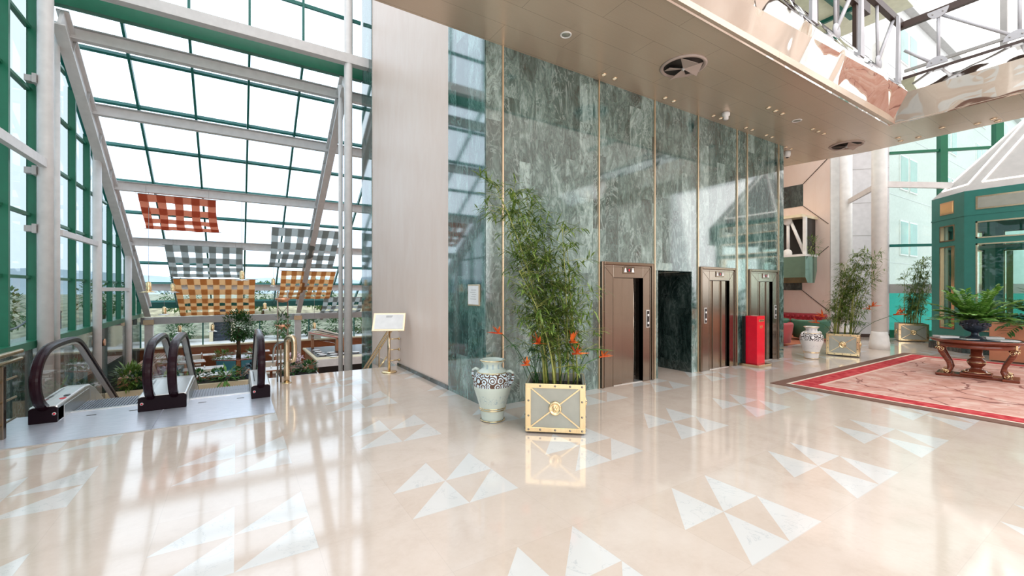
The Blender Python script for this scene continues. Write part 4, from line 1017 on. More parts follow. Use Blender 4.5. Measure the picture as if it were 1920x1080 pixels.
# ================================================================== lounge seats and balcony
so = thing('sofa', 'long red button-tufted sofa along the lounge wall', 'sofa', (18.2, 9.2, 0))
G().box(-0.35, 0.45, -2.0, 2.4, 0.10, 0.42).build('seat', M['leather_red'], so, bevel=0.05)
bk = G().box(0.18, 0.45, -2.0, 2.4, 0.42, 0.84).build('backrest', M['leather_red'], so, bevel=0.06)
g = G()
for i in range(24):
    for j in range(2): g.sphere((0.17, -1.9+0.18*i+0.09*(j % 2), 0.55+0.17*j), 0.075, 8, (0.5,1,1))
g.build('tufting', M['leather_red'], bk)
G().box(-0.32, 0.42, -1.95, 2.35, 0.0, 0.10).build('base', M['mahogany'], so)
def tub_chair(label, loc, rz, mat, k=1.0):
    c = thing('tub_armchair', label, 'armchair', loc, rz)
    G().lathe([(0.0,0.07),(0.36*k,0.07),(0.38*k,0.12),(0.40*k,0.36),(0.36*k,0.40),(0.0,0.41)], 28).build('seat', mat, c, bevel=0.0)
    vs = []; n = 22; fs = []
    prof = [(0.36,0.10),(0.47,0.10),(0.555,0.66),(0.53,0.72),(0.46,0.72),(0.40,0.66)]
    for i in range(n+1):
        a = math.radians(-30)+math.radians(240)*i/n
        for r, z in prof: vs.append((r*k*math.cos(a), r*k*math.sin(a), z))
    m = len(prof)
    for i in range(n):
        for j in range(m): fs.append((i*m+j, i*m+(j+1)%m, (i+1)*m+(j+1)%m, (i+1)*m+j))
    fs += [tuple(range(m)), tuple(n*m+j for j in range(m-1, -1, -1))]
    g = G(); g.add(vs, fs, True); g.build('backrest', mat, c)
    for sx in (-1, 1):
        for sy in (-1, 1): G().cyl((sx*0.24*k, sy*0.24*k, 0), (sx*0.24*k, sy*0.24*k, 0.08), 0.022, n=8).build('leg', M['mahogany'], c)
    return c
tub_chair('rose leather tub armchair just past the elevator wall end', (14.35,7.05,0), 2.0, M['leather_pink'], 1.0)
tub_chair('green leather tub armchair in front of the tufted red sofa', (16.3,8.05,0), 2.6, M['leather_green'], 1.0)
tub_chair('green leather tub armchair behind the black and white vase, right one', (16.75,7.0,0), 2.2, M['leather_green'], 1.05)
tag(G().box(13.0, 18.0, 6.7, 10.5, 0.0, 0.012).build('lounge_rug', plain('rust_lounge_rug', (0.38,0.12,0.06), 0.9, 0, 0.4, 3)), 'rust coloured rug under the lounge seats', 'rug')
ba = thing('balcony', 'green mirrored balcony with a white truss hung on the lounge wall', 'balcony', (17.9,8.6,2.0), kind='structure')
g = G(); g.prism([(17.55,7.42,2.0), (18.1,7.42,2.0), (18.29,7.42,2.45), (18.29,7.42,2.97), (17.38,7.42,2.97), (17.38,7.42,2.2)], (0,3,0)); g.build('box', plain('mirrored_green', (0.26,0.46,0.38), 0.05, 0.9), ba, True)
G().box(17.36, 18.31, 7.40, 10.4, 2.97, 3.05).build('ledge', M['white'], ba, True)
G().box(17.40, 18.7, 7.55, 10.4, 4.42, 4.52).build('canopy', M['cream'], ba, True)
G().box(17.95, 18.6, 7.6, 10.4, 3.05, 4.42).build('dark_glazing', M['dark'], ba, True)
for i, (a, b) in enumerate((((8.85,4.3),(8.25,3.1)), ((8.10,3.1),(8.10,4.35)), ((8.0,4.3),(7.55,3.1)), ((8.95,3.1),(8.95,4.35)))):
    G().cyl((17.6,a[0],a[1]), (17.6,b[0],b[1]), 0.055, n=10).build('truss_tube', M['white'], ba, True)
for y, z in ((8.1,3.12), (8.1,4.34)):
    G().lathe([(0,0),(0.16,0),(0.16,0.04),(0,0.04)], 20, M=Matrix.Translation((17.53,y,z))@Matrix.Rotation(PI/2,4,'Y')).build('gusset', M['white'], ba, True)
G().box(17.5, 17.62, 7.46, 7.56, 3.05, 4.42).build('post', M['white'], ba, True)
cg = G(); shrub(cg, (17.8,7.35,3.35), 0.3, 120, 0.22, 0.03, (0.7,0.9,1.1), 9)
sh = thing('hanging_plant', 'green leafy plant at the end of the lounge balcony', 'plant', (17.8,7.42,3.05)); cg.build('leaves', M['leaf'], sh, True, fix=False)
G().cyl((17.8,7.46,3.05), (17.8,7.40,3.35), 0.012, n=6).build('stem', M['culm'], sh, True)

# ================================================================== teal kiosk
KX = 16.9
ki = thing('kiosk', 'teal green faceted kiosk with brass-framed panes and a white lit roof', 'kiosk', (18.6,1.9,0))
ring = [(16.9,3.28),(17.76,4.14),(19.44,4.14),(20.3,3.28),(20.3,0.6),(19.44,-0.26),(17.76,-0.26),(16.9,0.6)]
def ringpoly(k, z, c=(18.6,1.94)): return [(c[0]+(x-c[0])*k, c[1]+(y-c[1])*k, z) for x, y in ring]
def ring_wall(g, k_out, k_in, z0, z1):
    a = ringpoly(k_out, z0); b = ringpoly(k_out, z1); c = ringpoly(k_in, z0); d = ringpoly(k_in, z1); n = 8
    fs = []
    for i in range(n):
        j = (i+1) % n
        fs += [(i,j,n+j,n+i), (2*n+j,2*n+i,3*n+i,3*n+j), (n+i,n+j,3*n+j,3*n+i), (j,i,2*n+i,2*n+j)]
    g.add(a+b+c+d, fs)
g = G(); ring_wall(g, 1.0, 0.92, 3.72, 4.46); g.build('cornice', M['kiosk'], ki, True)
g = G(); ring_wall(g, 1.006, 0.93, 3.78, 3.81); g.build('moulding', M['kiosk'], ki, True)
g = G(); ring_wall(g, 1.03, 0.93, 0.0, 0.22); g.build('base', M['marble_dark'], ki, True)
for k in (0, 1, 7, 2, 3):
    a = Vector((*ring[k], 0)); b = Vector((*ring[(k+1) % 8], 0)); t = (b-a); L = t.length; t.normalize(); nrm = Vector((t.y, -t.x, 0))
    if nrm.dot(Vector((18.6,1.94,0))-a) > 0: nrm = -nrm
    if k == 7: pass
    def FB(g, s0, s1, z0, z1, o0, o1):
        return g.prism([tuple(a+t*s0+nrm*o0+Vector((0,0,z0))), tuple(a+t*s1+nrm*o0+Vector((0,0,z0))), tuple(a+t*s1+nrm*o1+Vector((0,0,z0))), tuple(a+t*s0+nrm*o1+Vector((0,0,z0)))], (0,0,z1-z0))
    if L < 1.5: ops = [(0.33, L-0.33)]
    else:
        ops = [(0.22, L/2-0.2), (L/2+0.2, L-0.22)] if k != 7 else [(0.22, L-0.22)]
    # frame around openings
    g = G(); edges = [0]+[v for o_ in ops for v in o_]+[L]
    for i in range(0, len(edges), 2): FB(g, edges[i], edges[i+1], 0.22, 3.72, -0.14, 0.0)
    for s0, s1 in ops:
        FB(g, s0, s1, 0.22, 0.62, -0.14, 0.0); FB(g, s0, s1, 3.0, 3.14, -0.14, 0.0); FB(g, s0, s1, 3.60, 3.72, -0.14, 0.0)
    g.build('wall_frame', M['kiosk'], ki, True)
    for s0, s1 in ops:
        for z0, z1, mt in ((0.62, 3.0, 'pane'), (3.14, 3.60, 'top_pane')):
            g = G(); FB(g, s0, s1, z0, z1, -0.09, -0.08); pn = g.build(mt, M['glass_e'], ki, True)
            g = G(); f = 0.035
            FB(g, s0, s0+f, z0, z1, -0.08, 0.012); FB(g, s1-f, s1, z0, z1, -0.08, 0.012); FB(g, s0, s1, z0, z0+f, -0.08, 0.012); FB(g, s0, s1, z1-f, z1, -0.08, 0.012)
            g.build('brass_frame', M['brass'], pn, True)
        g = G(); FB(g, s0+0.06, s0+0.20 if L > 1.5 else s0+0.24, 0.66, 2.96, -0.079, -0.07); g.build('brass_strip', M['gold'], ki, True)
        cs0, cs1 = (s0, s1) if L > 1.5 else (s0+0.02, s1-0.02)
        g = G(); FB(g, cs0, cs1, 3.92, 4.28, 0.0, 0.015); fr = g.build('mirror_frame', M['brass'], ki, True)
        g = G(); FB(g, cs0+0.04, cs1-0.04, 3.96, 4.24, 0.015, 0.02); g.build('mirror_panel', M['panel_steel'] if L > 1.5 else M['gold'], fr, True)
# pyramid roof with light strips
ap = Vector((18.6,1.94,7.05)); rp = [Vector(p) for p in ringpoly(1.0, 4.46)]
g = G(); g.add(rp+[ap], [(i, (i+1) % 8, 8) for i in range(8)]+[tuple(range(8))]); g.build('roof', M['kiosk_roof'], ki, True)
for i in (7, 0, 1):
    A, B, C = rp[i], rp[(i+1) % 8], ap
    cen = (A+B+C)/3; nr = (B-A).cross(C-A).normalized()
    if nr.dot(cen-Vector((18.6,1.94,4.5))) < 0: nr = -nr
    ins_ = [p.lerp(cen, 0.24)+nr*0.015 for p in (A, B, C)]
    g = G()
    for j in range(3): g.bar(ins_[j], ins_[(j+1) % 3], 0.035, 0.02, nr)
    g.build('light_strip', M['led'], ki, True)
for y_ in (0.9, 1.7):
    G().cyl((18.6,y_,1.6), (18.6,y_,3.7), 0.14, n=16).build('glass_tube', M['glass_e'], ki, True)
cp = thing('long_planter', 'long copper planter trough before the teal kiosk', 'planter', (15.9,1.5,0))
G().box(-0.28, 0.28, -1.5, 1.1, 0.02, 0.95).build('trough', M['copper'], cp, bevel=0.01)
G().box(-0.25, 0.25, -1.47, 1.07, 0.93, 0.955).build('soil', M['soil'], cp)
G().box(-0.26, 0.26, -1.47, 1.07, 0.0, 0.02).build('foot', M['dark'], cp)
zz_plant('big dark palm-like plant in the copper trough', (15.9,1.75,0.95), 14, 34, 1.05, M['leaf_dk'], 0.26, 0.045, 0.9)

# ================================================================== soffit fittings
def downlight(x, y, r, label, big=False, grp=None):
    d = thing('downlight', label, 'downlight', (x,y,ZS), 0, grp)
    G().lathe([(r*0.72,0.0),(r*0.78,-0.010),(r*0.95,-0.012),(r,-0.004),(r,0.0)], 24).build('trim_ring', M['white'] if big else M['brass'], d)
    G().lathe([(0.0,-0.003),(r*0.72,-0.004),(r*0.72,0.0),(0.0,0.0)], 24).build('lens', M['panel_steel'] if big else M['lens'], d)
    return d
downlight(4.035, 4.854, 0.085, 'large white round downlight above the tall bamboo', True)
downlight(10.354, 4.589, 0.10, 'flat white round ceiling disc between the three-lamp groups', True)
prs = [(5.335,5.40), (6.983,5.42), (8.569,5.42), (9.83,5.42), (10.72,5.42), (12.05,5.6)]
pn = ['above the first elevator', 'above the dark recess', 'above the second elevator', 'above the red box', 'above the third elevator', 'at the far end of the elevator wall']
for (x, y), nm in zip(prs, pn):
    for s in (0, 1): downlight(x+0.26*s, y, 0.05, 'small brass downlight %s, %s of the pair' % (nm, ('left', 'right')[s]), grp='paired brass downlights')
for (x, y), nm in zip(((9.139,4.577), (11.215,4.634)), ('nearer row of three', 'farther row of three')):
    for s in range(3): downlight(x+0.28*s, y, 0.055, 'small brass downlight, %s in the %s on the soffit' % (('left', 'middle', 'right')[s], nm), grp='downlights in rows of three')
arm = [(13.62,3.78), (14.0,3.50), (13.95,3.82), (13.62,3.0), (13.95,2.50), (13.85,2.24), (14.1,2.22)]
for i, (x, y) in enumerate(arm): downlight(x, y, 0.06, 'brass downlight on the soffit arm by the glass wall, %s from the left' % ORD[i], grp='downlights on the right soffit arm')
def diffuser(x, y, r, label):
    d = thing('air_diffuser', label, 'air vent', (x,y,ZS))
    G().lathe([(r*0.86,-0.002),(r*0.92,-0.03),(r,-0.02),(r*1.04,0.0),(r*0.86,0.0)], 40).build('rim', M['vane'], d)
    G().lathe([(0,0.0),(r*0.86,0.0),(r*0.86,-0.004),(0,-0.004)], 40).build('opening', M['dark'], d)
    for k in range(4):
        a = 2*PI*k/4+0.5
        A = Vector((0,0,-0.05)); p1 = Vector((math.cos(a)*r*0.85, math.sin(a)*r*0.85, -0.012)); p2_ = Vector((math.cos(a+0.95)*r*0.85, math.sin(a+0.95)*r*0.85, -0.10))
        g = G(); g.prism([A, p1, p2_], (0,0,0.006)); g.build('vane', M['vane'], d)
    G().sphere((0,0,-0.05), 0.03, 10).build('hub', M['grey_steel'], d)
diffuser(6.244, 4.488, 0.36, 'large round air diffuser in the soffit above the first elevator')
diffuser(13.183, 4.682, 0.36, 'large round air diffuser at the far corner of the soffit')
sd = thing('smoke_detector', 'small white smoke detector hanging from the bronze soffit', 'smoke detector', (8.634,5.182,ZS))
G().lathe([(0.0,-0.15),(0.045,-0.15),(0.05,-0.12),(0.05,-0.08),(0.075,-0.07),(0.08,-0.01),(0.07,0.0),(0.0,0.0)], 20).build('housing', M['white'], sd)
sd = thing('dome_camera', 'small white dome camera at the end of the elevator wall', 'camera', (12.45,5.75,ZS))
G().lathe([(0.0,-0.17),(0.05,-0.16),(0.075,-0.12),(0.08,-0.08),(0.08,0.0),(0.0,0.0)], 20).build('housing', M['white'], sd)
G().sphere((0,0,-0.13), 0.055, 12).build('dome', M['black'], sd)

# small framed notice on the polished green strip
pl = thing('wall_notice', 'small framed white notice on the polished green marble strip', 'notice', (3.10,5.95,1.50))
G().box(3.092, 3.108, 5.76, 6.14, 1.50, 1.83).build('notice_frame', M['brass_strip'], pl, True, bevel=0.004)
G().box(3.089, 3.092, 5.78, 6.12, 1.52, 1.81).build('sheet', M['paper'], pl, True)
g = G()
for k in range(5): g.box(3.0885, 3.089, 5.85+0.02*(k%2), 6.05-0.03*(k%3), 1.60+0.035*k, 1.606+0.035*k)
g.build('print', M['ink'], pl, True)

# brass sign stand
ss = thing('sign_stand', 'brass sign stand with a tilted framed sheet by the beige wall', 'sign stand', (2.72,9.08,0), math.radians(-32.6+8))
G().lathe([(0.0,0.0),(0.155,0.0),(0.16,0.012),(0.14,0.03),(0.03,0.04),(0.0,0.04)], 32).build('base', M['gold'], ss)
G().cyl((0,0,0.03), (0,0,0.94), 0.028, n=16).build('post', M['brass'], ss)
TM = Matrix.Translation((0,-0.01,1.06))@Matrix.Rotation(math.radians(-38),4,'X')
fr = G().box(-0.335, 0.335, -0.02, 0.0, -0.23, 0.23, TM).build('sign_frame', M['brass_strip'], ss, bevel=0.015)
G().box(-0.29, 0.29, -0.024, -0.02, -0.185, 0.185, TM).build('sheet', M['paper'], fr)
g = G()
for k in range(3): g.box(-0.07, 0.07-0.01*k, -0.0252, -0.024, 0.145-0.02*k, 0.153-0.02*k, TM)
g.build('print', M['ink'], fr)
# ================================================================== escalators
S30 = math.tan(math.radians(30))
lp = thing('landing_plate', 'steel landing plate before the left escalator', 'landing plate', (-1.75,7.8,0))
G().prism([(-2.62,6.95,-0.02), (-0.905,6.95,-0.02), (-0.905,8.55,-0.02), (-2.62,8.55,-0.02)], (0,0,0.028)).build('plate', M['alu'], lp, True)
for dx in (-1.75, -1.3): G().box(dx, dx+0.10, 8.16, 8.20, 0.008, 0.0095).build('mark', M['black'], lp, True)
G().box(-2.62, -0.905, 6.935, 6.95, -0.02, 0.010).build('edge_strip', M['grey_steel'], lp, True)
lp = thing('landing_plate', 'steel landing plate before the right escalator', 'landing plate', (-0.2,7.8,0))
G().prism([(-0.895,6.95,-0.02), (0.46,6.95,-0.02), (0.46,8.55,-0.02), (-0.895,8.55,-0.02)], (0,0,0.028)).build('plate', M['alu'], lp, True)
for dx in (-0.5, 0.0): G().box(dx, dx+0.10, 8.16, 8.20, 0.008, 0.0095).build('mark', M['black'], lp, True)
G().box(-0.895, 0.46, 6.935, 6.95, -0.02, 0.010).build('edge_strip', M['grey_steel'], lp, True)
YD = 9.35     # where the run starts to fall
def run(y, z0): return z0 if y <= YD else z0-(y-YD)*S30
def steps(x0, x1, label):
    e = thing('escalator_steps', label, 'escalator', ((x0+x1)/2,9.0,0))
    y = 8.55; k = 0
    comb = G().box(x0, x1, 8.50, 8.58, -0.02, 0.014).build('comb_plate', M['alu_trim'], e, True)
    while y < 12.9:
        z = 0.0 if y < YD-0.05 else -(y-YD+0.3)*S30*1.0
        z = max(z, ZL)
        g = G(); g.box(x0, x1, y, y+0.40, z-0.22, z-0.012)
        n = 22; w = (x1-x0)/n
        for i in range(n): g.box(x0+w*i+w*0.25, x0+w*i+w*0.75, y+0.005, y+0.395, z-0.012, z)
        g.build('step', M['step'], e, True); y += 0.40
steps(-1.985, -1.185, 'grooved metal steps of the left escalator')
steps(-0.63, 0.195, 'grooved metal steps of the right escalator')
def sweep_deck(x0, x1, inner):   # deck profile that runs level then falls
    g = G(); ys = [8.02, 9.2, 9.5, 9.8, 10.3, 11.3, 13.1]
    zt = [0.225, 0.255, 0.235, 0.13, -0.14, -0.72, -1.76]
    for i in range(len(ys)-1):
        a, b = ys[i], ys[i+1]
        g.prism([(x0,a,zt[i]-0.45 if i else 0.0), (x0,b,zt[i+1]-0.45 if i+1 < 3 else zt[i+1]-0.45), (x0,b,zt[i+1]), (x0,a,zt[i])], (x1-x0,0,0))
    return g
def rail_path(x):
    pts = []
    # rises from the newel foot, bows forward, rolls over the top and runs down with the steps
    prof = [(8.02,0.20), (7.86,0.30), (7.76,0.45), (7.73,0.60), (7.78,0.74), (7.89,0.86), (8.06,0.945), (8.28,0.985), (8.7,1.00), (9.15,0.995), (9.40,0.955), (9.65,0.85), (10.0,0.65), (11.0,0.07), (12.3,-0.68)]
    return [(x, y, z) for y, z in prof]
def smooth(pts, n=4):
    P = [Vector(p) for p in pts]; out = []
    for i in range(len(P)-1):
        p0 = P[max(i-1,0)]; p1 = P[i]; p2_ = P[i+1]; p3 = P[min(i+2,len(P)-1)]
        for k in range(n):
            t = k/n
            out.append(0.5*((2*p1)+(p2_-p0)*t+(2*p0-5*p1+4*p2_-p3)*t*t+(3*p1-p0-3*p2_+p3)*t*t*t))
    out.append(P[-1]); return out
def rect_sweep(g, pts, w, h):
    # rounded belt section swept along a path that stays in one X plane
    sec = [(-w/2,-h/2), (-w/2,h*0.15), (-w*0.36,h*0.42), (-w*0.15,h/2), (w*0.15,h/2), (w*0.36,h*0.42), (w/2,h*0.15), (w/2,-h/2)]
    m = len(sec); vs = []; fs = []
    for i, p in enumerate(pts):
        t = (pts[min(i+1,len(pts)-1)]-pts[max(i-1,0)]).normalized(); nrm = Vector((0,-t.z,t.y))
        if i == 0: pass
        for a, b in sec: vs.append(p+Vector((a,0,0))+nrm*b)
    for i in range(len(pts)-1):
        for j in range(m): fs.append((i*m+j, i*m+(j+1)%m, (i+1)*m+(j+1)%m, (i+1)*m+j))
    fs += [tuple(range(m-1,-1,-1)), tuple((len(pts)-1)*m+j for j in range(m))]
    g.add(vs, fs, False); return g
def balustrade(label, xs, b0, b1, mark):
    b = thing('escalator_balustrade', label, 'balustrade', ((b0+b1)/2,8.6,0))
    blk = G()
    blk.prism([(b0,8.00,0.008), (b1,8.00,0.008), (b1,8.00,0.19), (b1-0.03,8.00,0.215), (b0+0.03,8.00,0.215), (b0,8.00,0.19)], (0,0.26,0))
    bk = blk.build('newel_base', M['pbase'], b, True, bevel=0.008)
    ed = G().lathe([(0,0),(0.020,0),(0.020,0.004),(0,0.004)], 16, M=Matrix.Translation((mark,7.998,0.12))@Matrix.Rotation(PI/2,4,'X')).build('stop_sign', M['paper'], bk, True)
    G().lathe([(0,0.004),(0.013,0.004),(0.013,0.007),(0,0.007)], 16, M=Matrix.Translation((mark,7.998,0.12))@Matrix.Rotation(PI/2,4,'X')).build('stop_button', M['red'], bk, True)
    sweep_deck(b0, b1, 0).build('deck', M['alu_trim'], b, True, bevel=0.02)
    skirt = G()
    for xx in (b0-0.004, b1):
        skirt.prism([(xx,8.26,0.0), (xx,9.45,0.0), (xx,9.45,0.18), (xx,8.26,0.17)], (0.004,0,0))
    skirt.build('skirting', M['steel_plate'], b, True)
    for x in xs:
        pts = smooth(rail_path(x))
        rect_sweep(G(), pts, 0.105, 0.075).build('handrail', M['rubber'], b, True)
        inner = [p+Vector((0, 0.0, 0)) for p in pts]
        off = []
        for i, p in enumerate(pts):
            t = (pts[min(i+1,len(pts)-1)]-pts[max(i-1,0)]).normalized(); off.append(p-Vector((0,-t.z,t.y))*0.055)
        rect_sweep(G(), off, 0.06, 0.04).build('rail_track', M['alu_trim'], b, True)
        # glass panel bounded by the rail
        edge = [p-Vector((0,0,0.0)) for p in off if p.z > -0.5 or True]
        g = G(); vs = []; fs = []
        for i, p in enumerate(off):
            zb = 0.20 if p.y < 9.3 else max(-1.8, 0.20-(p.y-9.3)*S30)
            yb = max(p.y, 8.05) if i > 2 else 8.05
            vs += [(x-0.005,p.y,p.z), (x-0.005,yb,min(zb,p.z))]
        for i in range(len(off)-1): fs.append((2*i, 2*i+1, 2*i+3, 2*i+2))
        g.add(vs, fs); g.build('glass_panel', M['glass_clear'], b, True, fix=False)
    for x in xs:
        G().prism([(x-0.085,8.30,0.236), (x-0.070,8.30,0.236), (x-0.070,9.15,0.258), (x-0.085,9.15,0.258)], (0,0,0.003)).build('brush_strip', M['black'], b, True)
    return b
bl = balustrade('leftmost escalator balustrade with a single dark handrail', (-2.125,), -2.26, -1.99, -2.02)
G().lathe([(0,0),(0.035,0),(0.035,0.006),(0,0.006)], 16, M=Matrix.Translation((-2.045,8.62,0.238))@Matrix.Diagonal((1,2.2,1,1))).build('warning_sticker', M['black'], bl, True)
G().lathe([(0,0),(0.035,0),(0.035,0.006),(0,0.006)], 16, M=Matrix.Translation((-2.045,8.44,0.233))@Matrix.Diagonal((1,1.6,1,1))).build('warning_sticker', M['red'], bl, True)
balustrade('middle escalator balustrade with two dark handrails side by side', (-1.045,-0.775), -1.185, -0.63, -1.14)
balustrade('right escalator balustrade with a single dark handrail by the brass rails', (0.325,), 0.195, 0.46, 0.235)

# ================================================================== brass rails
r = thing('railing', 'polished brass railing at the left edge beside the landing plate', 'railing', (-2.32,6.6,0))
for z, rr_ in ((0.97,0.03), (0.875,0.024)):
    G().tube([(-2.32,4.6,z), (-2.32,8.0,z)], rr_, 12).build('top_rail', M['gold'], r, True)
G().box(-2.36, -2.28, 7.38, 7.46, 0, 0.85).build('post', M['bronze_dk'], r, True, bevel=0.004)
G().box(-2.36, -2.28, 5.2, 5.28, 0, 0.85).build('post', M['bronze_dk'], r, True, bevel=0.004)
for z in (0.67, 0.42, 0.16): G().tube([(-2.32,4.6,z), (-2.32,7.85,z)], 0.014, 8).build('rail', M['brass'], r, True)
r = thing('stair_railing', 'brass stair railing sloping down along the beige wall', 'railing', (2.9,10,0))
top = smooth([(2.82,9.25,0.93), (2.82,9.45,0.86), (2.82,9.9,0.62), (2.82,11.0,0.02), (2.82,12.2,-0.63)])
for dx in (0.0, 0.075): G().tube([p+Vector((dx,0,0)) for p in top], 0.024, 10).build('handrail', M['gold'], r, True)
G().tube([(2.86,9.75,0.22), (2.86,11.0,-0.46), (2.86,12.0,-1.0)], 0.016, 8).build('lower_rail', M['gold'], r, True)
for y, z0 in ((9.62,0.0), (10.35,-0.55), (11.4,-1.15)):
    zt = 0.86-(y-9.45)*0.56
    G().tube(smooth([(2.86,y,z0), (2.86,y,zt-0.14), (2.86,y-0.03,zt-0.05), (2.86,y-0.09,zt)]), 0.018, 8).build('post', M['brass'], r, True)
for z in (0.83, 0.64, 0.40, 0.16):
    rg = G().tube([(2.86,9.60,z), (3.10,9.60,z)], 0.012, 8).build('wall_bar', M['gold'], r, True)
    G().cyl((3.085,9.60,z), (3.108,9.60,z), 0.032, n=14).build('flange', M['gold'], rg, True)
r = thing('stair_post_rail', 'brass rail post with a curled head right of the right escalator', 'railing', (0.78,9.1,0))
G().tube(smooth([(0.79,9.08,0.0), (0.79,9.08,0.72), (0.80,9.02,0.83), (0.84,8.95,0.87), (0.89,8.92,0.82), (0.90,8.92,0.55), (0.88,8.93,0.44), (0.85,8.94,0.46)]), 0.05, 14).build('post', M['brass'], r, True)
G().lathe([(0.0,0.0),(0.085,0.0),(0.085,0.01),(0.0,0.012)], 20, (0.79,9.08,0.0)).build('foot', M['gold'], r, True)
G().tube([(0.70,9.2,0.0), (0.70,9.2,0.70)], 0.016, 8).build('small_post', M['bronze_dk'], r, True)
G().tube(smooth([(0.79,9.10,0.78), (0.72,9.35,0.74), (0.62,9.6,0.62), (0.60,9.72,0.3)]), 0.018, 8).build('branch_rail', M['steel_plate'], r, True)
r = thing('plant_stand', 'tall slim brass stand with crossed braces holding a potted plant and a bowl', 'plant stand', (0.72,9.4,0))
for x, y in ((0.655,9.3), (0.835,9.42)):
    G().cyl((x,y,0), (x,y,1.72), 0.014, n=8).build('pole', M['bronze'], r, True)
for z in (1.28, 0.95):
    G().bar((0.655,9.3,z-0.1), (0.835,9.42,z+0.14), 0.008, 0.008).build('cross_brace', M['bronze'], r, True)
    G().bar((0.655,9.3,z+0.14), (0.835,9.42,z-0.1), 0.008, 0.008).build('cross_brace', M['bronze'], r, True)
G().lathe([(0.0,0.0),(0.07,0.01),(0.12,0.05),(0.135,0.09),(0.12,0.09),(0.0,0.05)], 20, (0.745,9.36,1.50)).build('bowl', M['copper'], r, True)
G().lathe([(0.0,0.0),(0.07,0.01),(0.12,0.05),(0.14,0.10),(0.12,0.10),(0.0,0.06)], 20, (0.745,9.36,0.98)).build('pot', M['copper'], r, True)
fg = G(); shrub(fg, (0.745,9.36,1.14), 0.16, 130, 0.11, 0.035, seed=77); fp = thing('potted_plant', 'small leafy plant in the copper pot on the slim brass stand', 'plant', (0.745,9.36,1.04)); fg.build('leaves', M['leaf_dk'], fp, True, fix=False)
# stair down to the restaurant
st = thing('stairs', 'pale stairs going down beside the beige wall', 'stairs', (2.0,10.5,ZL), kind='structure')
for i in range(10): G().box(0.9, 3.1, 9.95+0.29*i, 9.95+0.29*(i+1), ZL, -0.17*(i+1)).build('step', M['floor'], st, True)

# ================================================================== woven banners hung under the glass roof
def banner(label, x0, x1, ya, yb, nx, ny, mat, off=0.83, sag=0.126, twist=0.0):
    b = thing('banner', label, 'banner', ((x0+x1)/2, ya, slope_z(ya)-off), group='woven fabric banners under the glass roof')
    W_ = x1-x0; L_ = yb-ya
    def P(u, v, o=0.0):
        y = ya+L_*v; s = -sag*math.sin(PI*v)*1.0-0.0
        x = x0+W_*u+0.05*math.sin(3*v+u*5)*v
        return Vector((x, y, slope_z(y)-off+s+twist*(u-0.5)*v+o))
    wv = W_/nx*0.56; gv = (W_-wv)/(nx-1) if nx > 1 else 0
    wh = L_/ny*0.60; gh = (L_-wh)/(ny-1)
    for i in range(nx):
        u0 = (gv*i)/W_; u1 = (gv*i+wv)/W_; vs = []; fs = []
        for k in range(17):
            v = k/16; o = 0.006*math.sin(PI*(v*ny+i))
            vs += [P(u0,v,o), P((u0+u1)/2,v,o-0.006), P(u1,v,o)]
        for k in range(16): fs += [(3*k,3*k+1,3*k+4,3*k+3), (3*k+1,3*k+2,3*k+5,3*k+4)]
        g = G(); g.add(vs, fs, True); g.build('warp_strip', mat, b, True, fix=False)
    for j in range(ny):
        v0 = (gh*j)/L_; v1 = (gh*j+wh)/L_; vs = []; fs = []; n = nx*4
        for k in range(n+1):
            u = k/n; o = 0.006*math.sin(PI*(u*nx+j+1)); dr_ = -0.022*abs(math.sin(PI*u*nx))*(0.3+0.7*v1)
            vs += [P(u,v0,o), P(u,(v0+v1)/2,o+dr_*0.4), P(u,v1,o+dr_)]
        for k in range(n): fs += [(3*k,3*k+1,3*k+4,3*k+3), (3*k+1,3*k+2,3*k+5,3*k+4)]
        g = G(); g.add(vs, fs, True); g.build('weft_strip', mat, b, True, fix=False)
    for v in (0.0, 1.0):
        G().tube([P(-0.03,v), P(1.03,v)], 0.011, 6).build('rod', M['grey_steel'], b, True)
    for u in (0.1, 0.9):
        for v in (0.0, 1.0):
            p = P(u, v); G().tube([p, (p.x, p.y, slope_z(p.y)-0.06)], 0.004, 5).build('hanging_wire', M['grey_steel'], b, True)
banner('terracotta red woven banner, highest of the hanging banners', -2.56, -0.58, 17.26, 18.71, 5, 4, M['banner_red'])
banner('grey woven banner on the left, above the wide orange one', -2.15, 0.20, 19.43, 21.17, 6, 4, M['banner_grey'])
banner('grey woven banner on the right, beside the tall middle column', 1.10, 3.53, 18.27, 20.44, 6, 4, M['banner_grey'])
banner('widest amber orange woven banner on the left, below the grey one', -2.10, 0.67, 21.29, 23.81, 7, 5, M['banner_orange'])
banner('smaller amber orange woven banner on the right, below the grey one', 1.60, 3.78, 20.69, 22.68, 6, 5, M['banner_orange'])
banner('lowest grey woven banner partly hidden behind the tall middle column', 3.59, 5.54, 22.68, 23.94, 5, 3, M['banner_grey'], 0.78)

def pendant(x, y, z, label, r=0.17, top=None):
    p = thing('pendant_lamp', label, 'pendant lamp', (x,y,z), group='brass pendant lamps over the restaurant')
    zt = top if top else slope_z(y)-0.44
    r = r*1.22
    G().tube([(0,0,0.32), (0,0,zt-z)], 0.007, 5).build('cord', M['grey_steel'], p)
    G().lathe([(0.0,0.025),(0.068,0.025),(0.072,0.06),(0.072,0.29),(0.055,0.32),(0.025,0.34),(0.0,0.345)], 18).build('body', M['gold'], p)
    G().lathe([(0.06,0.035),(r,0.0),(r+0.004,0.004),(0.06,0.055)], 24).build('disc_shade', M['alu_trim'] if r < 0.22 else M['gold'], p)
    G().sphere((0,0,0.012), 0.034, 8).build('bulb', M['lens'], p)
pendant(-2.344, 17.64, 1.662, 'brass pendant lamp with a wide disc left of the orange banner', 0.19)
pendant(-1.991, 20.16, 1.637, 'brass pendant lamp hanging at the left edge of the wide orange banner', 0.18)
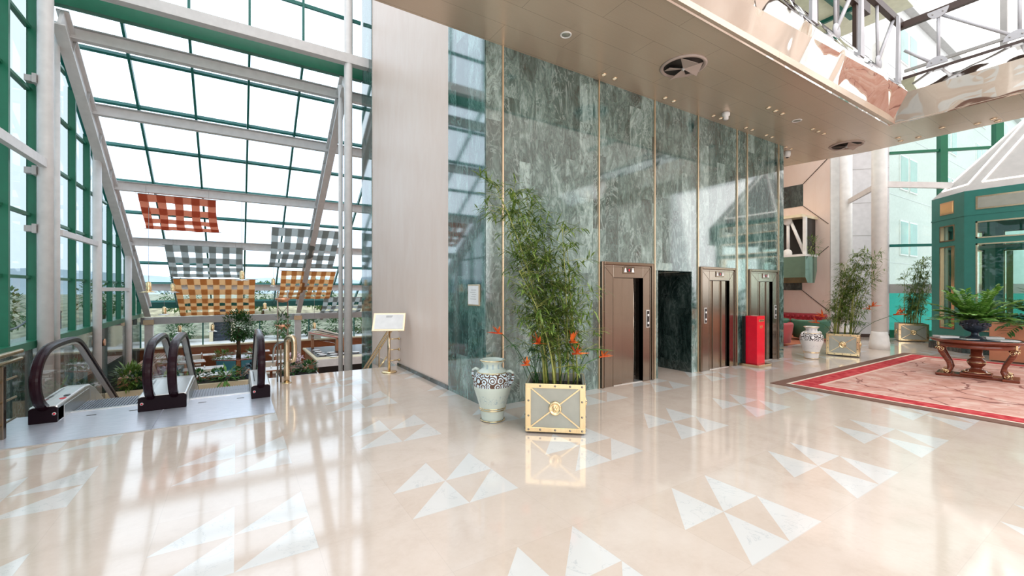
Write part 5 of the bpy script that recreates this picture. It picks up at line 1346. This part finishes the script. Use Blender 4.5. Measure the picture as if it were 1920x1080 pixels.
pendant(0.151, 17.64, 2.065, 'brass pendant lamp in front of the left grey banner right edge', 0.17)
pendant(1.26, 20.16, 1.876, 'brass pendant lamp below the left corner of the right grey banner', 0.10)
pendant(-2.52, 22.68, 0.704, 'low brass pendant lamp by the foot of the left sloping beam', 0.17)
pendant(1.084, 22.68, 0.805, 'brass pendant lamp between the two orange banners', 0.13)
pendant(-2.142, 24.129, -0.178, 'lowest pendant lamp below the wide orange banner, left one', 0.15, 0.26)
pendant(-0.945, 24.129, -0.178, 'lowest pendant lamp below the wide orange banner, right one', 0.15, 0.26)
pendant(3.087, 22.176, -0.14, 'brass pendant lamp hanging behind the tall middle column', 0.12)

# brass wall lamp on the marble dado
wl_ = thing('wall_lamp', 'round brass wall lamp on the grey marble dado', 'wall lamp', (-3.46,17.8,0.14))
G().cyl((-3.53,17.8,0.14), (-3.43,17.8,0.14), 0.115, n=20).build('housing', M['black'], wl_, True)
G().cyl((-3.43,17.8,0.14), (-3.39,17.8,0.14), 0.108, n=20).build('lens', M['copper'], wl_, True)

# ================================================================== sunken restaurant
def bench(label, x0, x1, y0, y1, z0, z1):
    b = thing('slatted_bench', label, 'bench', ((x0+x1)/2,(y0+y1)/2,ZL))
    n = 6; w = (x1-x0)/n
    for i in range(n): G().box(x0+w*i+0.01, x0+w*(i+1)-0.01, y0, y1, z1-0.04, z1).build('slat', M['slat'], b, True)
    g = G(); m = int((y1-y0)/0.22)
    for i in range(m): g.box(x1-0.04, x1, y0+0.22*i, y0+0.22*i+0.19, z0, z1-0.05)
    g.build('front_boards', M['slat'], b, True)
    G().box(x0, x1-0.05, y0, y1, z0, z1-0.06).build('body', M['slat'], b, True)
bench('long teak slatted bench under the marble dado', -3.08, -2.5, 17.6, 23.8, ZL, -0.98)
def hedge_box(label, x0, x1, y0, y1, zt, mat):
    b = thing('planter_box', label, 'planter', ((x0+x1)/2,(y0+y1)/2,ZL))
    G().box(x0, x1, y0, y1, ZL, zt).build('trough', mat, b, True, bevel=0.02)
    G().box(x0+0.06, x1-0.06, y0+0.06, y1-0.06, zt-0.02, zt+0.01).build('soil', M['soil'], b, True)
hedge_box('long cream planter box beyond the left escalator', -3.1, -1.4, 16.25, 16.9, -1.14, M['cream'])
hedge_box('long cream planter box beyond the right escalator', -1.32, 0.7, 16.2, 16.9, -1.14, M['cream'])
hedge_box('pale curved-edge planter box beside the brass rail post', 1.13, 2.4, 16.1, 16.9, -1.14, M['white'])
def bush(label, c, r, n, L, w, mat, sq=(1,1,0.8), seed=1, name='bush'):
    b = thing(name, label, 'plant', (c[0],c[1],c[2]-r*sq[2]))
    g = G(); shrub(g, c, r, n, L, w, sq, seed); g.build('leaves', mat, b, True, fix=False)
    G().cyl((c[0],c[1],c[2]-r*sq[2]), (c[0],c[1],c[2]), 0.02, n=6).build('stem', M['bark'], b, True)
bush('tall fern-like bush behind the left escalator glass', (-2.6,16.6,-0.86), 0.36, 420, 0.252, 0.063, M['leaf'], (0.85,0.9,1), 3)
bush('dark green bush at the foot of the nearer white post', (-2.369,16.531,-0.909), 0.277, 240, 0.189, 0.0756, M['leaf_dk'], (0.9,0.8,0.8), seed=4)
bush('reddish leafed bush in the cream planter behind the left escalator', (-1.789,16.569,-0.883), 0.34, 220, 0.189, 0.0756, M['flower_pink'], (0.9,0.8,0.8), seed=5)
bush('green hedge plant at the left of the cream planter beyond the right escalator', (-1.008,16.607,-0.959), 0.252, 150, 0.139, 0.0693, M['leaf_dk'], (0.95,0.9,0.8), 6)
bush('green hedge plant in the middle of the cream planter beyond the right escalator', (-0.529,16.607,-0.959), 0.252, 150, 0.139, 0.0693, M['leaf_dk'], (0.95,0.9,0.8), 7)
bush('bright spiky plant hanging over the cream planter front', (-0.265,16.304,-1.009), 0.151, 46, 0.378, 0.0756, M['leaf_gl'], seed=8)
bush('green hedge plant right of the bright spiky one', (0.025,16.607,-0.959), 0.252, 150, 0.139, 0.0693, M['leaf_dk'], (0.95,0.9,0.8), 10)
bush('purple and dark leafed plant at the right end of the cream planter', (0.454,16.569,-0.909), 0.252, 140, 0.164, 0.0756, M['urn'], (0.9,0.9,0.9), seed=11)
bush('green leafy plant filling the pale planter by the brass rail', (1.537,16.481,-0.959), 0.328, 220, 0.151, 0.0819, M['leaf_dk'], (1.0,0.9,0.7), 12)
bush('second green leafy plant at the right of the pale planter', (2.117,16.481,-0.959), 0.302, 200, 0.151, 0.0819, M['leaf_dk'], (0.9,0.9,0.7), 13)
bush('pink and white flowers in the pale planter by the brass rail', (1.638,16.569,-0.606), 0.239, 200, 0.101, 0.063, M['flower_pink'], (1.4,0.8,0.6), 14)
# tree in a round teal booth
bo = thing('booth', 'round teal upholstered booth wrapped round the tree planter', 'booth', (0.06,21.6,ZL))
for a0, a1, nm in ((212, 264, 'left'), (276, 328, 'right')):
    vs = []; fs = []; n = 14
    for i in range(n+1):
        a = math.radians(a0+(a1-a0)*i/n)
        for r_, z in ((0.78,0.0),(0.86,0.02),(0.90,0.76),(0.78,0.76)): vs.append((r_*math.cos(a), r_*math.sin(a), z))
    for i in range(n):
        for j in range(4): fs.append((4*i+j, 4*i+(j+1)%4, 4*i+4+(j+1)%4, 4*i+4+j))
    fs += [(0,1,2,3), (4*n+3,4*n+2,4*n+1,4*n)]
    g = G(); g.add(vs, fs, False); g.build('backrest', M['teal'], bo)
    vs = []; fs = []
    for i in range(n+1):
        a = math.radians(a0+(a1-a0)*i/n)
        for r_, z in ((0.9,0.05),(1.28,0.05),(1.30,0.38),(0.9,0.42)): vs.append((r_*math.cos(a), r_*math.sin(a), z))
    for i in range(n):
        for j in range(4): fs.append((4*i+j, 4*i+(j+1)%4, 4*i+4+(j+1)%4, 4*i+4+j))
    fs += [(0,1,2,3), (4*n+3,4*n+2,4*n+1,4*n)]
    g = G(); g.add(vs, fs, False); g.build('seat', M['teal'], bo)
G().lathe([(0.0,0.70),(0.80,0.70),(0.86,0.74),(0.86,0.80),(0.80,0.80),(0.0,0.76)], 32).build('planter_rim', M['mahogany'], bo)
G().box(-0.07, 0.07, -0.95, -0.78, 0, 0.78).build('divider', M['wood'], bo)
t = thing('indoor_tree', 'dark green tree rising from the round teal booth', 'tree', (0.06,21.6,ZL+0.77))
G().tube([(0,0,0), (0.02,0,0.4), (-0.02,0.02,0.8), (0.0,0,1.3)], [0.10,0.075,0.06,0.04], 10).build('trunk', M['bark'], t)
for a in (0.3, 2.2, 4.4): G().tube([(0,0,0.6), (0.2*math.cos(a),0.2*math.sin(a),1.0)], [0.035,0.015], 6).build('branch', M['bark'], t)
cg = G(); shrub(cg, (0,0,1.35), 0.62, 1700, 0.13, 0.055, (1,1,1.1), 21); shrub(cg, (0.1,0,1.3), 0.4, 600, 0.13, 0.055, (1,1,1.1), 27); cg.build('crown', M['leaf_dk'], t, fix=False)
bush('low ferns round the foot of the indoor tree, left clump', (-0.479,21.483,-0.984), 0.252, 150, 0.227, 0.0504, M['leaf_gl'], (1.3,0.8,0.6), 22)
bush('low ferns round the foot of the indoor tree, right clump', (0.567,21.483,-0.984), 0.252, 150, 0.227, 0.0504, M['leaf_gl'], (1.3,0.8,0.6), 23)
# tables laid with white cloths
def dining_table(label, x, y, w, d, rz, short):
    t = thing('dining_table', label, 'table', (x,y,ZL), rz, 'restaurant tables')
    G().box(-w/2, w/2, -d/2, d/2, 0.70, 0.735).build('tabletop', M['wood'], t)
    G().cyl((0,0,0.02), (0,0,0.70), 0.045, n=10).build('pedestal', M['wood'], t)
    G().box(-0.26, 0.26, -0.04, 0.04, 0, 0.035).box(-0.04, 0.04, -0.26, 0.26, 0, 0.035).build('foot', M['wood'], t)
    c = G(); c.box(-w/2+0.03, w/2-0.03, -d/2+0.03, d/2-0.03, 0.735, 0.745)
    cl = c.build('table_runner', M['linen'], t)
    G().cyl((0,0,0.745), (0,0,0.84), 0.025, n=10).build('napkin_holder', M['alu_trim'], t)
    M4 = Matrix.Translation((x,y,ZL))@Matrix.Rotation(rz,4,'Z')
    for sx, wd in ((-0.3,'left'), (0.3,'right')):
        p = M4@Vector((sx*w, 0, 0.745))
        tag(G().lathe([(0.0,0.0),(0.08,0.0),(0.11,0.012),(0.0,0.006)], 16, tuple(p)).build('plate', M['linen']), 'pale plate at the %s end of the %s' % (wd, short), 'plate', 'plates on the restaurant tables')
    return t
proto = [
 ('white laid table against the wainscot, left of the indoor tree', -1.32, 23.62, 1.10, 0.72, 0.0),
 ('white laid table between two chairs in front of the left wainscot table', -1.64, 21.67, 1.10, 0.87, 0.1),
 ('large wooden table with a white runner left of the teal booth', -1.01, 19.59, 1.28, 0.81, 0.05),
 ('white laid table nearest the green hedge', -0.76, 18.02, 1.22, 0.81, 0.0),
 ('white laid table against the wainscot just right of the indoor tree', 0.88, 23.62, 0.93, 0.70, 0.0),
 ('white laid table behind the right escalator handrail', 1.76, 21.73, 1.04, 0.87, 0.1),
 ('white laid table in the middle row behind the brass rail post', 1.39, 19.78, 1.10, 0.81, 0.0),
 ('white laid table nearest the pale flower planter', 1.07, 18.14, 1.10, 0.81, 0.0),
 ('white laid table seen through the middle escalator glass', -1.95, 18.4, 0.81, 0.81, 0.0),
 ('white laid table beside the teak bench, far one', -2.08, 23.18, 0.58, 0.81, 0.0),
 ('white laid table beside the teak bench, near one', -2.04, 20.29, 0.64, 0.81, 0.0),
 ('white laid table right of the buffet counter', 6.3, 22.93, 1.04, 0.81, 0.0)]
SH = ['wainscot table left of the tree', 'second row table left of the tree', 'large table left of the teal booth', 'table nearest the hedge', 'wainscot table right of the tree', 'table behind the right handrail', 'middle row table by the brass post', 'table nearest the flowers', 'table behind the middle glass', 'far table by the teak bench', 'near table by the teak bench', 'table right of the buffet']
for a, sh_ in zip(proto, SH): dining_table(*a, sh_)
# chairs: cream back, bent wood arms
ch = thing('dining_chair', 'cream chair with bent wood arms', 'chair', (0,0,ZL), 0, 'restaurant chairs')
G().box(-0.23, 0.23, -0.22, 0.24, 0.40, 0.47).build('seat', M['fabric_cream'], ch, bevel=0.03)
G().box(-0.22, 0.22, 0.20, 0.26, 0.50, 0.86, Matrix.Rotation(math.radians(-6),4,'X')).build('backrest', M['fabric_cream'], ch, bevel=0.02)
for s in (-1, 1):
    G().tube(smooth([(s*0.25,0.30,0.86), (s*0.27,0.15,0.72), (s*0.27,-0.08,0.63), (s*0.26,-0.20,0.56), (s*0.25,-0.22,0.40), (s*0.25,-0.24,0.0)]), 0.016, 6).build('bent_arm', M['wood'], ch)
    G().tube([(s*0.24,0.27,0.85), (s*0.22,0.24,0.45), (s*0.23,0.28,0.0)], 0.016, 6).build('leg', M['wood'], ch)
chairs = [(-0.35,23.56,-1.57,'right of the wainscot table left of the tree'), (-1.51,22.62,0.0,'behind the second row table'), (-1.64,20.85,3.14,'in front of the second row table'),
          (-0.95,18.81,3.14,'in front of the large wooden table'), (0.03,17.96,-1.3,'right of the table nearest the hedge'), 
          (1.79,23.62,-1.57,'right of the table right of the tree'), (1.76,22.55,0.0,'behind the table behind the right handrail'),  
          (1.64,20.54,0.0,'behind the middle row table by the brass post'), (1.07,18.94,0.0,'behind the table nearest the flowers'), (1.95,18.14,-1.57,'right of the table nearest the flowers'), (-2.02,19.21,0.0,'behind the table seen through the middle glass'), 
          (-2.09,22.33,3.14,'in front of the far bench table'), (6.3,23.62,0.0,'behind the table right of the buffet')]
for i, (x, y, rz, nm) in enumerate(chairs):
    lb = 'cream chair with bent wood arms '+nm
    if i == 0: ch.location = (x,y,ZL); ch.rotation_euler = (0,0,rz); ch['label'] = lb
    else: copy_thing(ch, (x,y,ZL), rz, lb)
# buffet counter with a display canopy
ZB = -0.96
bf = thing('buffet_counter', 'buffet counter with a cream skirted top before the tall middle column', 'counter', (3.8,20.2,ZL))
G().box(2.68, 5.8, 18.4, 22.05, ZL, ZB-0.08).build('body', M['wood'], bf, True)
G().box(2.72, 5.8, 18.25, 18.4, ZL, ZB-0.25).build('dark_front', M['black'], bf, True)
G().box(2.58, 5.9, 18.15, 22.1, ZB-0.08, ZB).build('countertop', M['cream'], bf, True, bevel=0.01)
G().box(2.61, 5.9, 18.1, 18.2, ZB-0.30, ZB-0.02).build('cloth_front', M['linen'], bf, True)
g = G()
for i in range(22): g.box(2.66, 2.68, 18.46+0.158*i, 18.46+0.158*i+0.09, ZL+0.12, ZB-0.15)
g.build('side_slats', M['slat'], bf, True)
G().box(2.70, 5.8, 18.7, 22.0, ZB, ZB+0.012).build('dark_glass_top', M['black'], bf, True)
for i, (x, y) in enumerate(((2.96,19.0),(3.38,18.97),(3.78,19.05),(2.96,19.5),(3.38,19.6),(2.96,20.1),(4.3,19.15),(2.96,20.7),(3.28,18.42))):
    tag(G().lathe([(0,0),(0.12,0),(0.16,0.035),(0.145,0.035),(0.0,0.014)], 16, (x,y,ZB+(0.012 if y > 18.7 else 0.0))).build('serving_dish', M['linen']), 'white serving dish on the dark buffet top, %s counted from the near left corner' % ORD[i], 'dish', 'dishes on the buffet')
cn = thing('buffet_display', 'slanted glass and wood display case standing on the buffet counter', 'display case', (3.65,20.5,ZB+0.012))
G().box(3.68, 4.08, 20.1, 20.4, ZB+0.012, -0.38).build('end_post', M['slat'], cn, True)
G().prism([(2.83,21.9,-0.33), (3.72,20.1,-0.43), (4.16,20.1,-0.35), (3.34,21.9,-0.15)], (0,0,0.06)).build('canopy', M['fabric_cream'], cn, True)
G().prism([(2.83,21.9,-0.5), (3.72,20.1,-0.63), (3.73,20.12,-0.43), (2.84,21.9,-0.33)], (0.025,0.025,0)).build('glass_front', M['glass_clear'], cn, True)
for k in range(3):
    G().bar((2.86+0.15*k,21.9,-0.26+0.06*k), (3.74+0.13*k,20.12,-0.36+0.025*k), 0.04, 0.02).build('coloured_edge', (M['red'], M['gold'], M['black'])[k], cn, True)
G().box(2.9, 3.02, 21.75, 21.88, ZB+0.012, -0.3).build('end_post', M['slat'], cn, True)
for i, (x, y) in enumerate(((-5.3,31.7), (-2.8,32.4), (1.1,32.6), (2.6,31.6), (4.2,32.3), (5.8,31.7), (7.6,32.2), (10.1,32.2))):
    bush('garden shrub on the bank outside the low windows, %s from the left' % ORD[i], (x,y,-0.75), 0.75, 520, 0.25, 0.11, M['leaf_dk'] if i % 3 else M['leaf_tree'], (1.0,0.9,0.85), 60+i, 'garden_shrub')
tag(G().box(3.1, 3.7, 24.3, 24.46, -0.80, -0.40).build('tray_rack', M['alu_trim']), 'pale wire rack on the wood ledge by the sloping beam post', 'rack')
